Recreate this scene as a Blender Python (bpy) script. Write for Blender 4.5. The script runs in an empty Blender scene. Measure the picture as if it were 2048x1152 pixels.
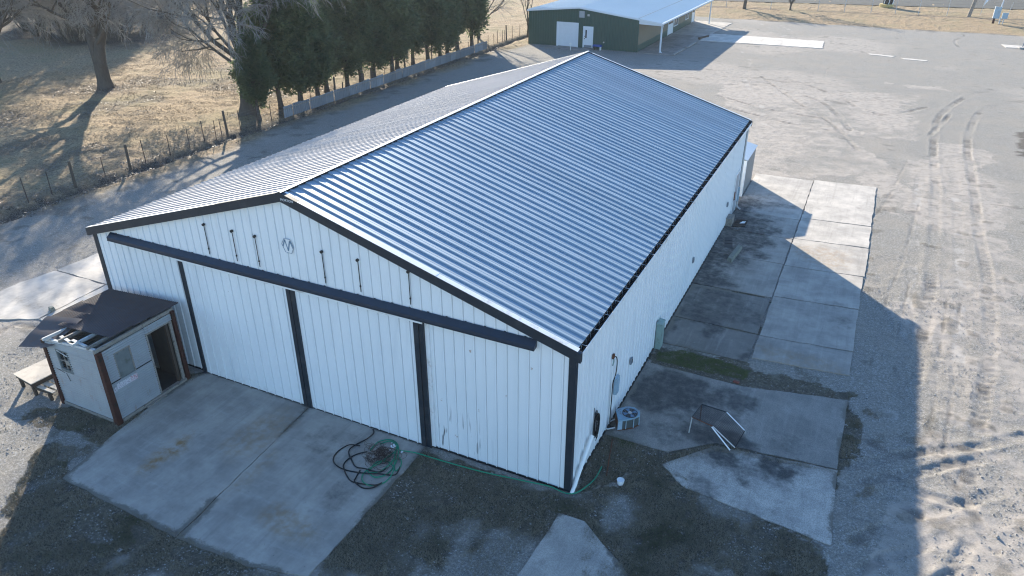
import bpy, math, random
import numpy as np
from mathutils import Vector, Matrix
from mathutils.geometry import delaunay_2d_cdt
R = math.radians
scene = bpy.context.scene
col = scene.collection

# ------------------------------------------------------------------ camera, sky, sun, exposure
cam = bpy.data.cameras.new("camera")
cam.sensor_width = 36.0
cam.lens = 25.765
cam.clip_start = 0.1
cam.clip_end = 2000
camo = bpy.data.objects.new("camera", cam)
camo.location = (5.552, -15.284, 15.227)
camo.rotation_euler = (R(62.265), 0, R(25.868))
col.objects.link(camo)
scene.camera = camo

SUN_EL, SUN_AZ = 19.7, 41.6            # azimuth measured from +Y towards -X
world = bpy.data.worlds.new("World")
scene.world = world
world.use_nodes = True
wn = world.node_tree
sky = wn.nodes.new("ShaderNodeTexSky")
sky.sky_type = 'NISHITA'
sky.sun_disc = False
sky.sun_elevation = R(SUN_EL)
sky.sun_rotation = R(-SUN_AZ)
sky.altitude = 200
sky.air_density = 1.0
sky.dust_density = 0.0
sky.ozone_density = 4.2
bg = wn.nodes["Background"]
bg.inputs["Strength"].default_value = 0.125
wn.links.new(sky.outputs[0], bg.inputs["Color"])

sd = bpy.data.lights.new("sun", 'SUN')
sd.energy = 4.9
sd.angle = R(0.53)
sd.color = (1.0, 0.90, 0.74)
so = bpy.data.objects.new("sun", sd)
sv = Vector((-math.sin(R(SUN_AZ)) * math.cos(R(SUN_EL)), math.cos(R(SUN_AZ)) * math.cos(R(SUN_EL)), math.sin(R(SUN_EL))))
so.rotation_euler = sv.to_track_quat('Z', 'Y').to_euler()
so.location = (0, 0, 60)
col.objects.link(so)

vs = scene.view_settings
scene.display_settings.display_device = 'sRGB'
vs.view_transform = 'Standard'
vs.look = 'None'
vs.exposure = 1.55
vs.gamma = 1.0
vs.use_curve_mapping = False
scene.cycles.use_denoising = True
scene.cycles.pixel_filter_type = 'BLACKMAN_HARRIS'
scene.cycles.filter_width = 1.15
scene.cycles.max_bounces = 6
scene.cycles.diffuse_bounces = 3
scene.cycles.glossy_bounces = 2
scene.cycles.transparent_max_bounces = 6

rng = np.random.default_rng(7)
random.seed(7)

# ------------------------------------------------------------------ helpers
def tag(o, label=None, cat=None, group=None, kind=None):
    if label: o["label"] = label
    if cat: o["category"] = cat
    if group: o["group"] = group
    if kind: o["kind"] = kind
    return o

def thing(name, label, cat, loc=(0, 0, 0), group=None):
    o = bpy.data.objects.new(name, None)
    o.empty_display_size = 0.3
    o.location = loc
    col.objects.link(o)
    return tag(o, label, cat, group)

def origin(o):
    v = Vector((0, 0, 0))
    while o is not None:
        v = v + Vector(o.location)
        o = o.parent
    return v

def place(name, mesh, parent=None, loc=None, rot=None):
    o = bpy.data.objects.new(name, mesh)
    if loc is not None: o.location = loc
    if rot is not None: o.rotation_euler = rot
    if parent is not None: o.parent = parent
    col.objects.link(o)
    return o

def copy_tree(o, parent=None, loc=None):
    c = o.copy()
    col.objects.link(c)
    c.parent = parent
    if loc is not None: c.location = loc
    for ch in list(o.children):
        copy_tree(ch, c)
    return c

class MB:
    def __init__(s):
        s.v, s.f = [], []
    def add(s, vs_, fs):
        n = len(s.v)
        s.v += [tuple(p) for p in vs_]
        s.f += [tuple(i + n for i in f) for f in fs]
        return s
    def box(s, x0, x1, y0, y1, z0, z1):
        return s.add([(x0, y0, z0), (x1, y0, z0), (x1, y1, z0), (x0, y1, z0), (x0, y0, z1), (x1, y0, z1), (x1, y1, z1), (x0, y1, z1)],
                     [(0, 3, 2, 1), (4, 5, 6, 7), (0, 1, 5, 4), (1, 2, 6, 5), (2, 3, 7, 6), (3, 0, 4, 7)])
    def hexa(s, bot, top):
        n = len(bot)
        fs = [tuple(range(n - 1, -1, -1)), tuple(range(n, 2 * n))]
        fs += [(i, (i + 1) % n, n + (i + 1) % n, n + i) for i in range(n)]
        return s.add(list(bot) + list(top), fs)
    def prism(s, poly, z0, z1):
        return s.hexa([(p[0], p[1], z0) for p in poly], [(p[0], p[1], z1) for p in poly])
    def poly(s, *p):
        return s.add(p, [tuple(range(len(p)))])
    def beam(s, a, b, w, h, up=(0, 0, 1)):
        a, b = Vector(a), Vector(b)
        d = (b - a).normalized()
        u = Vector(up)
        sd_ = d.cross(u)
        if sd_.length < 1e-4: sd_ = d.cross(Vector((1, 0, 0)))
        sd_.normalize()
        u = sd_.cross(d).normalized()
        c = [sd_ * (i * w / 2) + u * (j * h / 2) for i, j in ((-1, -1), (1, -1), (1, 1), (-1, 1))]
        return s.hexa([a + k for k in c], [b + k for k in c])
    def tube(s, pts, r, n=6, cap=True):
        P = [Vector(p) for p in pts]
        rs = r if hasattr(r, '__len__') else [r] * len(P)
        rings = []
        prev = None
        base = len(s.v)
        for i, p in enumerate(P):
            d = (P[min(i + 1, len(P) - 1)] - P[max(i - 1, 0)])
            d = d.normalized() if d.length > 1e-9 else Vector((0, 0, 1))
            if prev is None:
                a = d.cross(Vector((0, 0, 1)))
                if a.length < 0.05: a = d.cross(Vector((1, 0, 0)))
            else:
                a = prev - d * prev.dot(d)
                if a.length < 1e-4: a = d.cross(Vector((1, 0, 0)))
            a.normalize()
            prev = a
            b = d.cross(a)
            for k in range(n):
                t = 2 * math.pi * k / n
                q = p + (a * math.cos(t) + b * math.sin(t)) * rs[i]
                s.v.append((q.x, q.y, q.z))
        m = len(P)
        for i in range(m - 1):
            for k in range(n):
                k2 = (k + 1) % n
                s.f.append((base + i * n + k, base + i * n + k2, base + (i + 1) * n + k2, base + (i + 1) * n + k))
        if cap:
            s.f.append(tuple(base + k for k in range(n - 1, -1, -1)))
            s.f.append(tuple(base + (m - 1) * n + k for k in range(n)))
        return s
    def mesh(s, name, mat=None, off=(0, 0, 0), smooth=False):
        me = bpy.data.meshes.new(name)
        v = np.array(s.v, dtype=float) - np.array(off)
        me.from_pydata(v.tolist(), [], s.f)
        if mat: me.materials.append(mat)
        if smooth:
            me.polygons.foreach_set("use_smooth", [True] * len(me.polygons))
        me.update()
        return me
    def build(s, name, mat, parent=None, smooth=False):
        return place(name, s.mesh(name, mat, origin(parent), smooth), parent)

def np_mesh(name, V, F, mat, smooth=False):
    """fast mesh from arrays; F is (n,3) or (n,4)"""
    me = bpy.data.meshes.new(name)
    V = np.asarray(V, dtype=np.float32); F = np.asarray(F, dtype=np.int32)
    k = F.shape[1]
    me.vertices.add(len(V)); me.vertices.foreach_set("co", V.ravel())
    me.loops.add(F.size); me.loops.foreach_set("vertex_index", F.ravel())
    me.polygons.add(len(F))
    me.polygons.foreach_set("loop_start", np.arange(0, F.size, k, dtype=np.int32))
    if smooth: me.polygons.foreach_set("use_smooth", np.ones(len(F), dtype=bool))
    me.update(calc_edges=True)
    if mat: me.materials.append(mat)
    return me

def attr(me, name, data):
    a = me.attributes.new(name, 'FLOAT', 'POINT')
    a.data.foreach_set("value", np.asarray(data, dtype=np.float32).ravel())

def _hash(ix, iy, seed):
    h = (ix.astype(np.int64) * 374761393 + iy.astype(np.int64) * 668265263 + seed * 1442695041) & 0x7fffffff
    h = ((h ^ (h >> 13)) * 1274126177) & 0x7fffffff
    return ((h ^ (h >> 16)) & 0xffff) / 65535.0
def vnoise(x, y, seed=0):
    ix, iy = np.floor(x), np.floor(y)
    fx, fy = x - ix, y - iy
    fx, fy = fx * fx * (3 - 2 * fx), fy * fy * (3 - 2 * fy)
    a, b = _hash(ix, iy, seed), _hash(ix + 1, iy, seed)
    c, d = _hash(ix, iy + 1, seed), _hash(ix + 1, iy + 1, seed)
    return (a + (b - a) * fx) * (1 - fy) + (c + (d - c) * fx) * fy
def fbm(x, y, seed=0, oct=4):
    s, a, t = 0, 0.5, 0
    for i in range(oct):
        s = s + a * vnoise(x * 2 ** i, y * 2 ** i, seed + i * 17); t += a; a *= 0.5
    return s / t
def sstep(a, b, x):
    t = np.clip((x - a) / (b - a), 0, 1)
    return t * t * (3 - 2 * t)
def pip(x, y, poly):
    ins = np.zeros(x.shape, bool)
    px = np.array([p[0] for p in poly]); py = np.array([p[1] for p in poly])
    bb = (x > px.min()) & (x < px.max()) & (y > py.min()) & (y < py.max())
    xs, ys = x[bb], y[bb]
    r = np.zeros(xs.shape, bool)
    j = len(poly) - 1
    for i in range(len(poly)):
        c = (py[i] > ys) != (py[j] > ys)
        den = (py[j] - py[i]) if abs(py[j] - py[i]) > 1e-9 else 1e-9
        r ^= c & (xs < (px[j] - px[i]) * (ys - py[i]) / den + px[i])
        j = i
    ins[bb] = r
    return ins
def catmull(pts, n=8):
    P = [Vector(tuple(p) + ((0,) if len(p) == 2 else ())) for p in pts]
    out = []
    for i in range(len(P) - 1):
        p0, p1, p2, p3 = P[max(i - 1, 0)], P[i], P[i + 1], P[min(i + 2, len(P) - 1)]
        for k in range(n):
            t = k / n
            out.append(0.5 * ((2 * p1) + (p2 - p0) * t + (2 * p0 - 5 * p1 + 4 * p2 - p3) * t * t + (3 * p1 - p0 - 3 * p2 + p3) * t ** 3))
    out.append(P[-1])
    return out

# ------------------------------------------------------------------ materials
class NT:
    def __init__(s, name):
        s.m = bpy.data.materials.new(name)
        s.m.use_nodes = True
        s.t = s.m.node_tree
        s.b = s.t.nodes["Principled BSDF"]
        s._obj = None
    def n(s, typ, **kw):
        nd = s.t.nodes.new(typ)
        for k, v in kw.items(): setattr(nd, k, v)
        return nd
    def l(s, a, b): s.t.links.new(a, b)
    def inp(s, sock, v):
        if isinstance(v, bpy.types.NodeSocket): s.l(v, sock)
        else:
            if hasattr(sock.default_value, '__len__') and not hasattr(v, '__len__'): v = (v, v, v, 1)
            if hasattr(v, '__len__') and len(v) == 3 and len(sock.default_value) == 4: v = tuple(v) + (1,)
            sock.default_value = v
    def obj(s):
        if s._obj is None:
            s._obj = s.n("ShaderNodeNewGeometry").outputs["Position"]
        return s._obj
    def local(s): return s.n("ShaderNodeTexCoord").outputs["Object"]
    def vec(s, scale, src=None):
        mp = s.n("ShaderNodeMapping")
        s.l(src or s.obj(), mp.inputs["Vector"])
        mp.inputs["Scale"].default_value = scale
        return mp.outputs[0]
    def noise(s, scale, detail=3, rough=0.55, src=None, dist=0.0):
        nd = s.n("ShaderNodeTexNoise")
        s.l(src or s.obj(), nd.inputs["Vector"])
        nd.inputs["Scale"].default_value = scale
        nd.inputs["Detail"].default_value = detail
        nd.inputs["Roughness"].default_value = rough
        nd.inputs["Distortion"].default_value = dist
        return nd.outputs["Fac"]
    def vor(s, scale, feature='F1', out='Distance', src=None):
        nd = s.n("ShaderNodeTexVoronoi", feature=feature)
        s.l(src or s.obj(), nd.inputs["Vector"])
        nd.inputs["Scale"].default_value = scale
        return nd.outputs[out]
    def ramp(s, fac, a, b):
        nd = s.n("ShaderNodeMapRange")
        nd.interpolation_type = 'SMOOTHSTEP'
        s.l(fac, nd.inputs["Value"])
        nd.inputs["From Min"].default_value = a
        nd.inputs["From Max"].default_value = b
        return nd.outputs["Result"]
    def math(s, op, a, b=0.0):
        nd = s.n("ShaderNodeMath", operation=op)
        s.inp(nd.inputs[0], a); s.inp(nd.inputs[1], b)
        return nd.outputs[0]
    def mix(s, fac, a, b, mode='MIX'):
        nd = s.n("ShaderNodeMix", data_type='RGBA', blend_type=mode)
        s.inp(nd.inputs[0], fac)
        s.inp(nd.inputs[6], a); s.inp(nd.inputs[7], b)
        return nd.outputs[2]
    def attr(s, name):
        return s.n("ShaderNodeAttribute", attribute_name=name).outputs["Fac"]
    def sep(s, i, src=None):
        nd = s.n("ShaderNodeSeparateXYZ")
        s.l(src or s.obj(), nd.inputs[0])
        return nd.outputs[i]
    def rand(s): return s.n("ShaderNodeObjectInfo").outputs["Random"]
    def bump(s, h, strength=0.4, dist=0.02):
        nd = s.n("ShaderNodeBump")
        nd.inputs["Strength"].default_value = strength
        nd.inputs["Distance"].default_value = dist
        s.l(h, nd.inputs["Height"])
        s.l(nd.outputs[0], s.b.inputs["Normal"])
    def out(s, color, rough=0.8, metal=0.0, spec=0.3):
        s.inp(s.b.inputs["Base Color"], color)
        s.inp(s.b.inputs["Roughness"], rough)
        s.b.inputs["Metallic"].default_value = metal
        s.b.inputs["Specular IOR Level"].default_value = spec
        return s.m

def simple(name, c, rough=0.7, var=0.25, scale=6.0, metal=0.0, spec=0.3, bump=0.0, dirt=None):
    t = NT(name)
    f = t.noise(scale, 4, 0.6)
    c1 = tuple(x * (1 - var) for x in c); c2 = tuple(min(1, x * (1 + var)) for x in c)
    cc = t.mix(f, c1, c2)
    if dirt:
        cc = t.mix(t.ramp(t.noise(scale * 0.6, 5, 0.7), 0.52, 0.68), cc, dirt)
    if bump: t.bump(t.noise(scale * 6, 3), bump, 0.01)
    return t.out(cc, rough, metal, spec)

M = {}
# white painted ribbed steel of the walls, with grime, rust streaks low on some ribs
t = NT("white_wall_steel")
f1 = t.noise(0.7, 4, 0.6); f2 = t.noise(3.0, 3, 0.6, t.vec((1.0, 1.0, 0.12)))
c = t.mix(f1, (0.70, 0.73, 0.745), (0.80, 0.815, 0.82))
c = t.mix(t.math('MULTIPLY', t.ramp(f2, 0.5, 0.75), 0.35), c, (0.55, 0.58, 0.60))
low = t.ramp(t.sep(2), 0.5, 0.0)
c = t.mix(t.math('MULTIPLY', t.math('MULTIPLY', low, 0.45), t.ramp(t.noise(5, 4, 0.7), 0.45, 0.7)), c, (0.46, 0.45, 0.42))
sp = t.vor(2.6, 'F1', 'Distance')
c = t.mix(t.ramp(sp, 0.035, 0.02), c, (0.30, 0.27, 0.25))
M['wall'] = t.out(c, 0.42, 0, 0.4)
# same paint with black streaks along the ribs near the foot (east end of the front)
t = NT("streaked_wall_steel")
f1 = t.noise(0.7, 4, 0.6)
c = t.mix(f1, (0.70, 0.73, 0.745), (0.80, 0.815, 0.82))
st = t.noise(9.0, 2, 0.5, t.vec((1.0, 0.2, 0.10)))
zz = t.math('MULTIPLY', t.ramp(t.sep(2), 2.0, 0.6), t.ramp(t.sep(0), -2.2, -4.0))
c = t.mix(t.math('MULTIPLY', t.ramp(st, 0.60, 0.66), zz), c, (0.06, 0.06, 0.065))
ru = t.math('MULTIPLY', t.ramp(t.vor(1.3), 0.10, 0.03), t.ramp(t.noise(14, 4, 0.7), 0.48, 0.6))
c = t.mix(ru, c, (0.33, 0.17, 0.08))
M['wall2'] = t.out(c, 0.42, 0, 0.4)
# roof steel
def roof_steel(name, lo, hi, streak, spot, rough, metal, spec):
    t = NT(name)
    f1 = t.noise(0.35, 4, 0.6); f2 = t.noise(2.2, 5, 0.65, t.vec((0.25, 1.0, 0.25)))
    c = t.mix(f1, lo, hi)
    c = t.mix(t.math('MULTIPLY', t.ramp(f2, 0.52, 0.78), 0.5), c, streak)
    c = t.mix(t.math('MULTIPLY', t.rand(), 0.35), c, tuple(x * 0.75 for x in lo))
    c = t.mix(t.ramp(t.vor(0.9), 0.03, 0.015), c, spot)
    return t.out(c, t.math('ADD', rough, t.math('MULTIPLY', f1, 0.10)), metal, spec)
M['roof'] = roof_steel("sky_tinted_roof_steel", (0.19, 0.265, 0.325), (0.27, 0.345, 0.405), (0.27, 0.31, 0.34), (0.06, 0.06, 0.06), 0.43, 0.35, 1.0)  # east slope: blue of rib shadows and reflected sky put into the base colour
M['roof_west'] = roof_steel("weathered_glare_dulled_steel", (0.38, 0.36, 0.35), (0.50, 0.475, 0.46), (0.33, 0.30, 0.28), (0.14, 0.12, 0.11), 0.68, 0.15, 0.3)  # west slope: weathered, and coloured duller to hold down the sun glare
M['flash'] = simple("white_flashing", (0.74, 0.75, 0.75), 0.45, 0.12, 2.5, dirt=(0.52, 0.50, 0.47))
M['trim'] = simple("dark_navy_trim", (0.018, 0.026, 0.036), 0.45, 0.3, 3.0, spec=0.35, dirt=(0.035, 0.042, 0.05))
M['rail'] = simple("navy_track_steel", (0.024, 0.036, 0.055), 0.42, 0.3, 3.0, spec=0.4)
M['gutter'] = simple("black_gap_shade", (0.012, 0.011, 0.011), 0.8, 0.4, 5.0)
M['black'] = simple("black_rubber", (0.012, 0.013, 0.015), 0.5, 0.3, 20.0)
M['rod'] = simple("dark_rod", (0.02, 0.02, 0.022), 0.5, 0.3, 20.0)
M['grey'] = simple("grey_box_steel", (0.20, 0.23, 0.26), 0.5, 0.2, 12.0)
M['bluegrey'] = simple("pale_blue_box", (0.30, 0.42, 0.50), 0.45, 0.15, 10.0, dirt=(0.24, 0.27, 0.27))
M['greenbox'] = simple("pale_green_cabinet", (0.24, 0.33, 0.30), 0.5, 0.15, 6.0, dirt=(0.18, 0.22, 0.19))
M['pvc'] = simple("white_pvc", (0.84, 0.84, 0.80), 0.4, 0.05, 6.0)
M['hose'] = simple("green_hose", (0.012, 0.22, 0.12), 0.4, 0.25, 25.0)
M['rustwire'] = simple("rusty_wire", (0.07, 0.045, 0.035), 0.8, 0.5, 25.0)
M['rust'] = simple("rusty_steel", (0.13, 0.055, 0.03), 0.85, 0.5, 9.0, dirt=(0.05, 0.025, 0.018))
M['redpost'] = simple("red_brown_post", (0.050, 0.017, 0.012), 0.75, 0.45, 7.0, dirt=(0.022, 0.015, 0.011))
M['brick'] = simple("red_brick", (0.22, 0.08, 0.06), 0.9, 0.3, 40.0)
M['wood'] = simple("weathered_wood", (0.25, 0.23, 0.20), 0.85, 0.35, 14.0, dirt=(0.12, 0.10, 0.085))
M['palewood'] = simple("pale_rafter_wood", (0.52, 0.52, 0.50), 0.8, 0.25, 10.0, dirt=(0.33, 0.32, 0.3))
M['ply'] = simple("bleached_plywood", (0.46, 0.41, 0.34), 0.75, 0.15, 5.0, dirt=(0.38, 0.33, 0.27))
M['darkwood'] = simple("dark_bench_wood", (0.06, 0.045, 0.035), 0.85, 0.35, 14.0)
M['greyply'] = simple("grey_board", (0.15, 0.17, 0.17), 0.8, 0.25, 6.0, dirt=(0.10, 0.11, 0.10))
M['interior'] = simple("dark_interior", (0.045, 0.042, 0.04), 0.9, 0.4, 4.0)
M['postwood'] = simple("old_fence_post", (0.085, 0.07, 0.055), 0.9, 0.35, 12.0)
M['tpost'] = simple("rusty_t_post", (0.06, 0.04, 0.035), 0.8, 0.35, 20.0)
M['wire'] = simple("fence_wire", (0.16, 0.15, 0.14), 0.6, 0.2, 30.0)
M['galv'] = simple("galvanised_pipe", (0.48, 0.48, 0.47), 0.45, 0.15, 8.0)
t = NT("old_white_tin")
c = t.mix(t.noise(1.6, 4, 0.6), (0.17, 0.185, 0.20), (0.30, 0.32, 0.335))
c = t.mix(t.math('MULTIPLY', t.rand(), 0.75), c, (0.12, 0.13, 0.14))
M['tin'] = t.out(c, 0.6, 0, 0.3)
t = NT("limestone")
c = t.mix(t.ramp(t.noise(31.0, 2, 0.5), 0.36, 0.68), (0.13, 0.125, 0.115), (0.50, 0.48, 0.45))
M['stone'] = t.out(c, 0.9, 0, 0.2)
M['timber'] = simple("mossy_timber", (0.20, 0.21, 0.18), 0.9, 0.35, 9.0, dirt=(0.11, 0.12, 0.09))
M['pole'] = simple("weathered_pole", (0.26, 0.22, 0.18), 0.85, 0.25, 6.0)
M['whiteplastic'] = simple("white_plastic", (0.75, 0.77, 0.78), 0.4, 0.06, 6.0)
M['bluecover'] = simple("blue_tarp", (0.02, 0.07, 0.28), 0.6, 0.25, 6.0)
M['yellow'] = simple("faded_yellow", (0.52, 0.40, 0.16), 0.7, 0.2, 4.0)
M['glass'] = simple("dark_glass", (0.02, 0.025, 0.03), 0.12, 0.2, 3.0, spec=0.5)
M['leanto'] = simple("grey_fibre_panel", (0.25, 0.24, 0.23), 0.75, 0.15, 3.0)
M['skytintroof'] = simple("sky_tinted_roof_steel", (0.30, 0.36, 0.42), 0.4, 0.15, 3.0, spec=0.4)  # hut roof: blue of the reflected sky put into the metal's colour
M['dooreggshell'] = simple("grey_door_paint", (0.30, 0.33, 0.36), 0.5, 0.12, 4.0)
# shed cladding: fine galvanised corrugation with rust stains
t = NT("galvanised_shed_steel")
c = t.mix(t.noise(2.5, 4, 0.6), (0.25, 0.275, 0.29), (0.36, 0.385, 0.40))
c = t.mix(t.math('MULTIPLY', t.ramp(t.noise(5, 5, 0.7, t.vec((1, 1, 0.35))), 0.56, 0.72), 0.6), c, (0.25, 0.16, 0.11))
M['corr'] = t.out(c, 0.5, 0.25, 0.4)
t = NT("rusty_roof_sheet")
c = t.mix(t.noise(2.0, 5, 0.65), (0.060, 0.047, 0.046), (0.115, 0.095, 0.09))
c = t.mix(t.ramp(t.noise(7, 4, 0.7), 0.5, 0.7), c, (0.11, 0.065, 0.05))
M['rustroof'] = t.out(c, 0.65, 0.0, 0.35)
t = NT("faded_sign_print")
v = t.vec((1, 1, 1), t.local())
w = t.vec((1, 24, 60), t.local())
c = t.mix(t.ramp(t.noise(1.0, 3, 0.7, w), 0.54, 0.6), (0.55, 0.54, 0.58), (0.10, 0.09, 0.12))
c = t.mix(t.math('MULTIPLY', t.ramp(t.sep(1, v), 0.05, 0.25), t.ramp(t.noise(1.0, 2, 0.5, w), 0.5, 0.56)), c, (0.42, 0.10, 0.09))
M['sign'] = t.out(c, 0.7)
# green building
t = NT("green_wall_steel")
c = t.mix(t.noise(0.5, 4, 0.6), (0.016, 0.060, 0.050), (0.028, 0.085, 0.068))
M['gwall'] = t.out(c, 0.42, 0, 0.4)
t = NT("pale_roof_steel")
c = t.mix(t.noise(0.4, 4, 0.6, t.vec((1, 0.3, 1))), (0.50, 0.57, 0.60), (0.62, 0.68, 0.70))
M['groof'] = t.out(c, 0.4, 0, 0.4)
M['gwhite'] = simple("white_door_paint", (0.70, 0.73, 0.75), 0.45, 0.06, 3.0)
M['tanwall'] = simple("tan_porch_wall", (0.20, 0.17, 0.125), 0.6, 0.15, 3.0)
# bark, twigs, cedar
t = NT("bark")
c = t.mix(t.noise(5, 5, 0.7, t.vec((1, 1, 0.25), t.local()), 1.0), (0.045, 0.04, 0.033), (0.15, 0.13, 0.11))
t.bump(t.noise(14, 4, 0.7, t.vec((1, 1, 0.2), t.local())), 0.6, 0.06)
M['bark'] = t.out(c, 0.95, 0, 0.1)
t = NT("twig_bark")
c = t.mix(t.noise(3, 2, 0.5, t.local()), (0.15, 0.14, 0.125), (0.36, 0.34, 0.31))
M['twig'] = t.out(c, 0.85, 0, 0.25)
t = NT("cedar_foliage")
g = t.noise(0.9, 4, 0.65, t.local())
c = t.mix(t.ramp(g, 0.35, 0.68), (0.060, 0.092, 0.062), (0.190, 0.225, 0.115))
c = t.mix(t.math('MULTIPLY', t.rand(), 0.5), c, (0.07, 0.115, 0.08))
c = t.mix(t.ramp(t.noise(2.3, 3, 0.6, t.local()), 0.60, 0.75), c, (0.11, 0.085, 0.04))
t.inp(t.b.inputs["Base Color"], c)
t.b.inputs["Roughness"].default_value = 0.75
t.b.inputs["Specular IOR Level"].default_value = 0.25
tr = t.n("ShaderNodeBsdfTranslucent")
t.inp(tr.inputs["Color"], t.mix(0.5, c, (0.20, 0.25, 0.09)))
mx = t.n("ShaderNodeMixShader")
mx.inputs[0].default_value = 0.5
t.l(t.b.outputs[0], mx.inputs[1]); t.l(tr.outputs[0], mx.inputs[2])
t.l(mx.outputs[0], t.t.nodes["Material Output"].inputs["Surface"])
M['cedar'] = t.m
t = NT("dry_grass_blades")
c = t.mix(t.noise(1.3, 3, 0.6), (0.12, 0.11, 0.08), (0.36, 0.31, 0.225))
c = t.mix(t.ramp(t.noise(0.5, 3, 0.6), 0.52, 0.7), c, (0.10, 0.105, 0.06))
M['blades'] = t.out(c, 0.85, 0, 0.15)
t = NT("straw_blades")
c = t.mix(t.noise(1.3, 3, 0.6), (0.15, 0.115, 0.075), (0.42, 0.33, 0.22))
M['straw'] = t.out(c, 0.85, 0, 0.15)
t = NT("moss_blades")
c = t.mix(t.noise(6, 3, 0.6), (0.035, 0.075, 0.02), (0.16, 0.17, 0.07))
M['moss'] = t.out(c, 0.85, 0, 0.15)
t = NT("fallen_leaves")
c = t.mix(t.noise(23, 2, 0.5), (0.055, 0.042, 0.035), (0.30, 0.25, 0.20))
M['leaf'] = t.out(c, 0.6, 0, 0.4)

# concrete: tone / stain / damp come from where the slab lies and what was spilt on it
t = NT("concrete")
f1 = t.noise(0.8, 5, 0.65); f2 = t.noise(12, 4, 0.7); f3 = t.noise(90, 2, 0.6)
c = t.mix(t.ramp(f1, 0.3, 0.7), (0.27, 0.248, 0.218), (0.44, 0.40, 0.345))
c = t.mix(t.math('MULTIPLY', f2, 0.35), c, (0.20, 0.19, 0.18))
sw = t.noise(3.0, 5, 0.7, t.vec((0.15, 1.3, 1)))
c = t.mix(t.math('MULTIPLY', t.ramp(sw, 0.5, 0.8), 0.35), c, (0.46, 0.44, 0.41))
c = t.mix(1.0, c, t.n("ShaderNodeCombineColor").outputs[0], 'MULTIPLY') if False else c
tone = t.attr("tone")
cc = t.n("ShaderNodeMix", data_type='RGBA', blend_type='MULTIPLY')
cc.inputs[0].default_value = 1.0
t.l(c, cc.inputs[6])
cmb = t.n("ShaderNodeCombineColor")
for i in range(3): t.l(tone, cmb.inputs[i])
t.l(cmb.outputs[0], cc.inputs[7])
c = cc.outputs[2]
sy_ = t.noise(1.0, 5, 0.75, t.vec((3.2, 0.22, 1.0)), 0.3)
c = t.mix(t.math('MULTIPLY', t.ramp(sy_, 0.50, 0.70), 0.30), c, (0.47, 0.435, 0.385))
c = t.mix(t.math('MULTIPLY', t.ramp(sy_, 0.48, 0.32), 0.25), c, (0.17, 0.158, 0.14))
rag = t.math('MULTIPLY', t.math('SUBTRACT', t.noise(2.6, 6, 0.75), 0.5), 1.3)
c = t.mix(t.ramp(t.math('ADD', t.attr("stain"), rag), 0.22, 1.0), c, (0.05, 0.05, 0.048))
c = t.mix(t.math('MULTIPLY', t.ramp(t.noise(1.4, 6, 0.8, t.vec((1.0, 0.35, 1.0))), 0.54, 0.66), 0.16), c, (0.16, 0.15, 0.138))
c = t.mix(t.math('MULTIPLY', t.ramp(t.noise(5.0, 5, 0.8), 0.58, 0.72), 0.25), c, (0.50, 0.46, 0.41))
c = t.mix(t.math('MULTIPLY', t.attr("rusty"), t.ramp(t.noise(4, 4, 0.7), 0.3, 0.7)), c, (0.27, 0.17, 0.08))
c = t.mix(t.ramp(t.vor(4.2), 0.06, 0.03), c, (0.12, 0.11, 0.10))
c = t.mix(t.math('MULTIPLY', t.attr("gritty"), t.ramp(t.noise(28, 3, 0.7), 0.42, 0.60)), c, (0.12, 0.115, 0.105))
so_il = t.ramp(t.math('ADD', t.attr("soil"), t.math('MULTIPLY', t.math('SUBTRACT', t.noise(6.0, 6, 0.8), 0.5), 1.1)), 0.28, 0.62)
c = t.mix(t.math('MULTIPLY', so_il, t.ramp(t.attr("soil"), 0.02, 0.12)), c, t.mix(t.noise(30, 3, 0.8), (0.08, 0.07, 0.056), (0.24, 0.22, 0.185)))
t.bump(t.math('ADD', f2, t.math('MULTIPLY', f3, 0.5)), 0.15, 0.01)
M['conc'] = t.out(c, 0.85, 0, 0.3)

# the yard and the fields
t = NT("yard_ground")
P = t.obj()
warp = t.noise(1.2, 3, 0.6)
g1 = t.ramp(t.noise(30, 4, 0.8), 0.30, 0.70); g2 = t.noise(7.0, 4, 0.7); g3 = t.noise(0.35, 4, 0.6)
stone = t.vor(26.0, 'F1', 'Color')
rag = t.math('MULTIPLY', t.math('SUBTRACT', t.noise(3.2, 6, 0.8), 0.5), 1.2)
def ragged(nm, a=0.25, b=0.8): return t.ramp(t.math('ADD', t.attr(nm), t.math('MULTIPLY', rag, t.math('ADD', t.attr(nm), 0.15))), a, b)
sb = t.n("ShaderNodeSeparateColor"); t.l(stone, sb.inputs[0])
c = t.mix(g1, (0.150, 0.139, 0.120), (0.43, 0.400, 0.345))
c = t.mix(t.math('MULTIPLY', t.ramp(sb.outputs[0], 0.62, 0.95), 0.55), c, (0.52, 0.51, 0.49))
c = t.mix(t.math('MULTIPLY', t.ramp(g2, 0.50, 0.72), 0.45), c, (0.165, 0.16, 0.15))
c = t.mix(t.math('MULTIPLY', t.ramp(g3, 0.40, 0.70), 0.5), c, (0.36, 0.318, 0.265))
mott = t.ramp(t.noise(10.0, 5, 0.85), 0.40, 0.60)
c = t.mix(t.math('MULTIPLY', t.math('SUBTRACT', 1.0, mott), 0.50), c, (0.135, 0.128, 0.116))
streak = t.noise(2.6, 4, 0.65, t.vec((0.35, 1.0, 1.0)), 0.6)
c = t.mix(t.math('MULTIPLY', t.ramp(streak, 0.55, 0.72), 0.45), c, (0.15, 0.145, 0.135))
c = t.mix(t.math('MULTIPLY', t.attr("dirt"), t.math('ADD', t.ramp(t.noise(2.2, 4, 0.65), 0.30, 0.62), 0.15)), c, t.mix(t.noise(20, 3, 0.6), (0.31, 0.275, 0.238), (0.45, 0.405, 0.355)))
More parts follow.
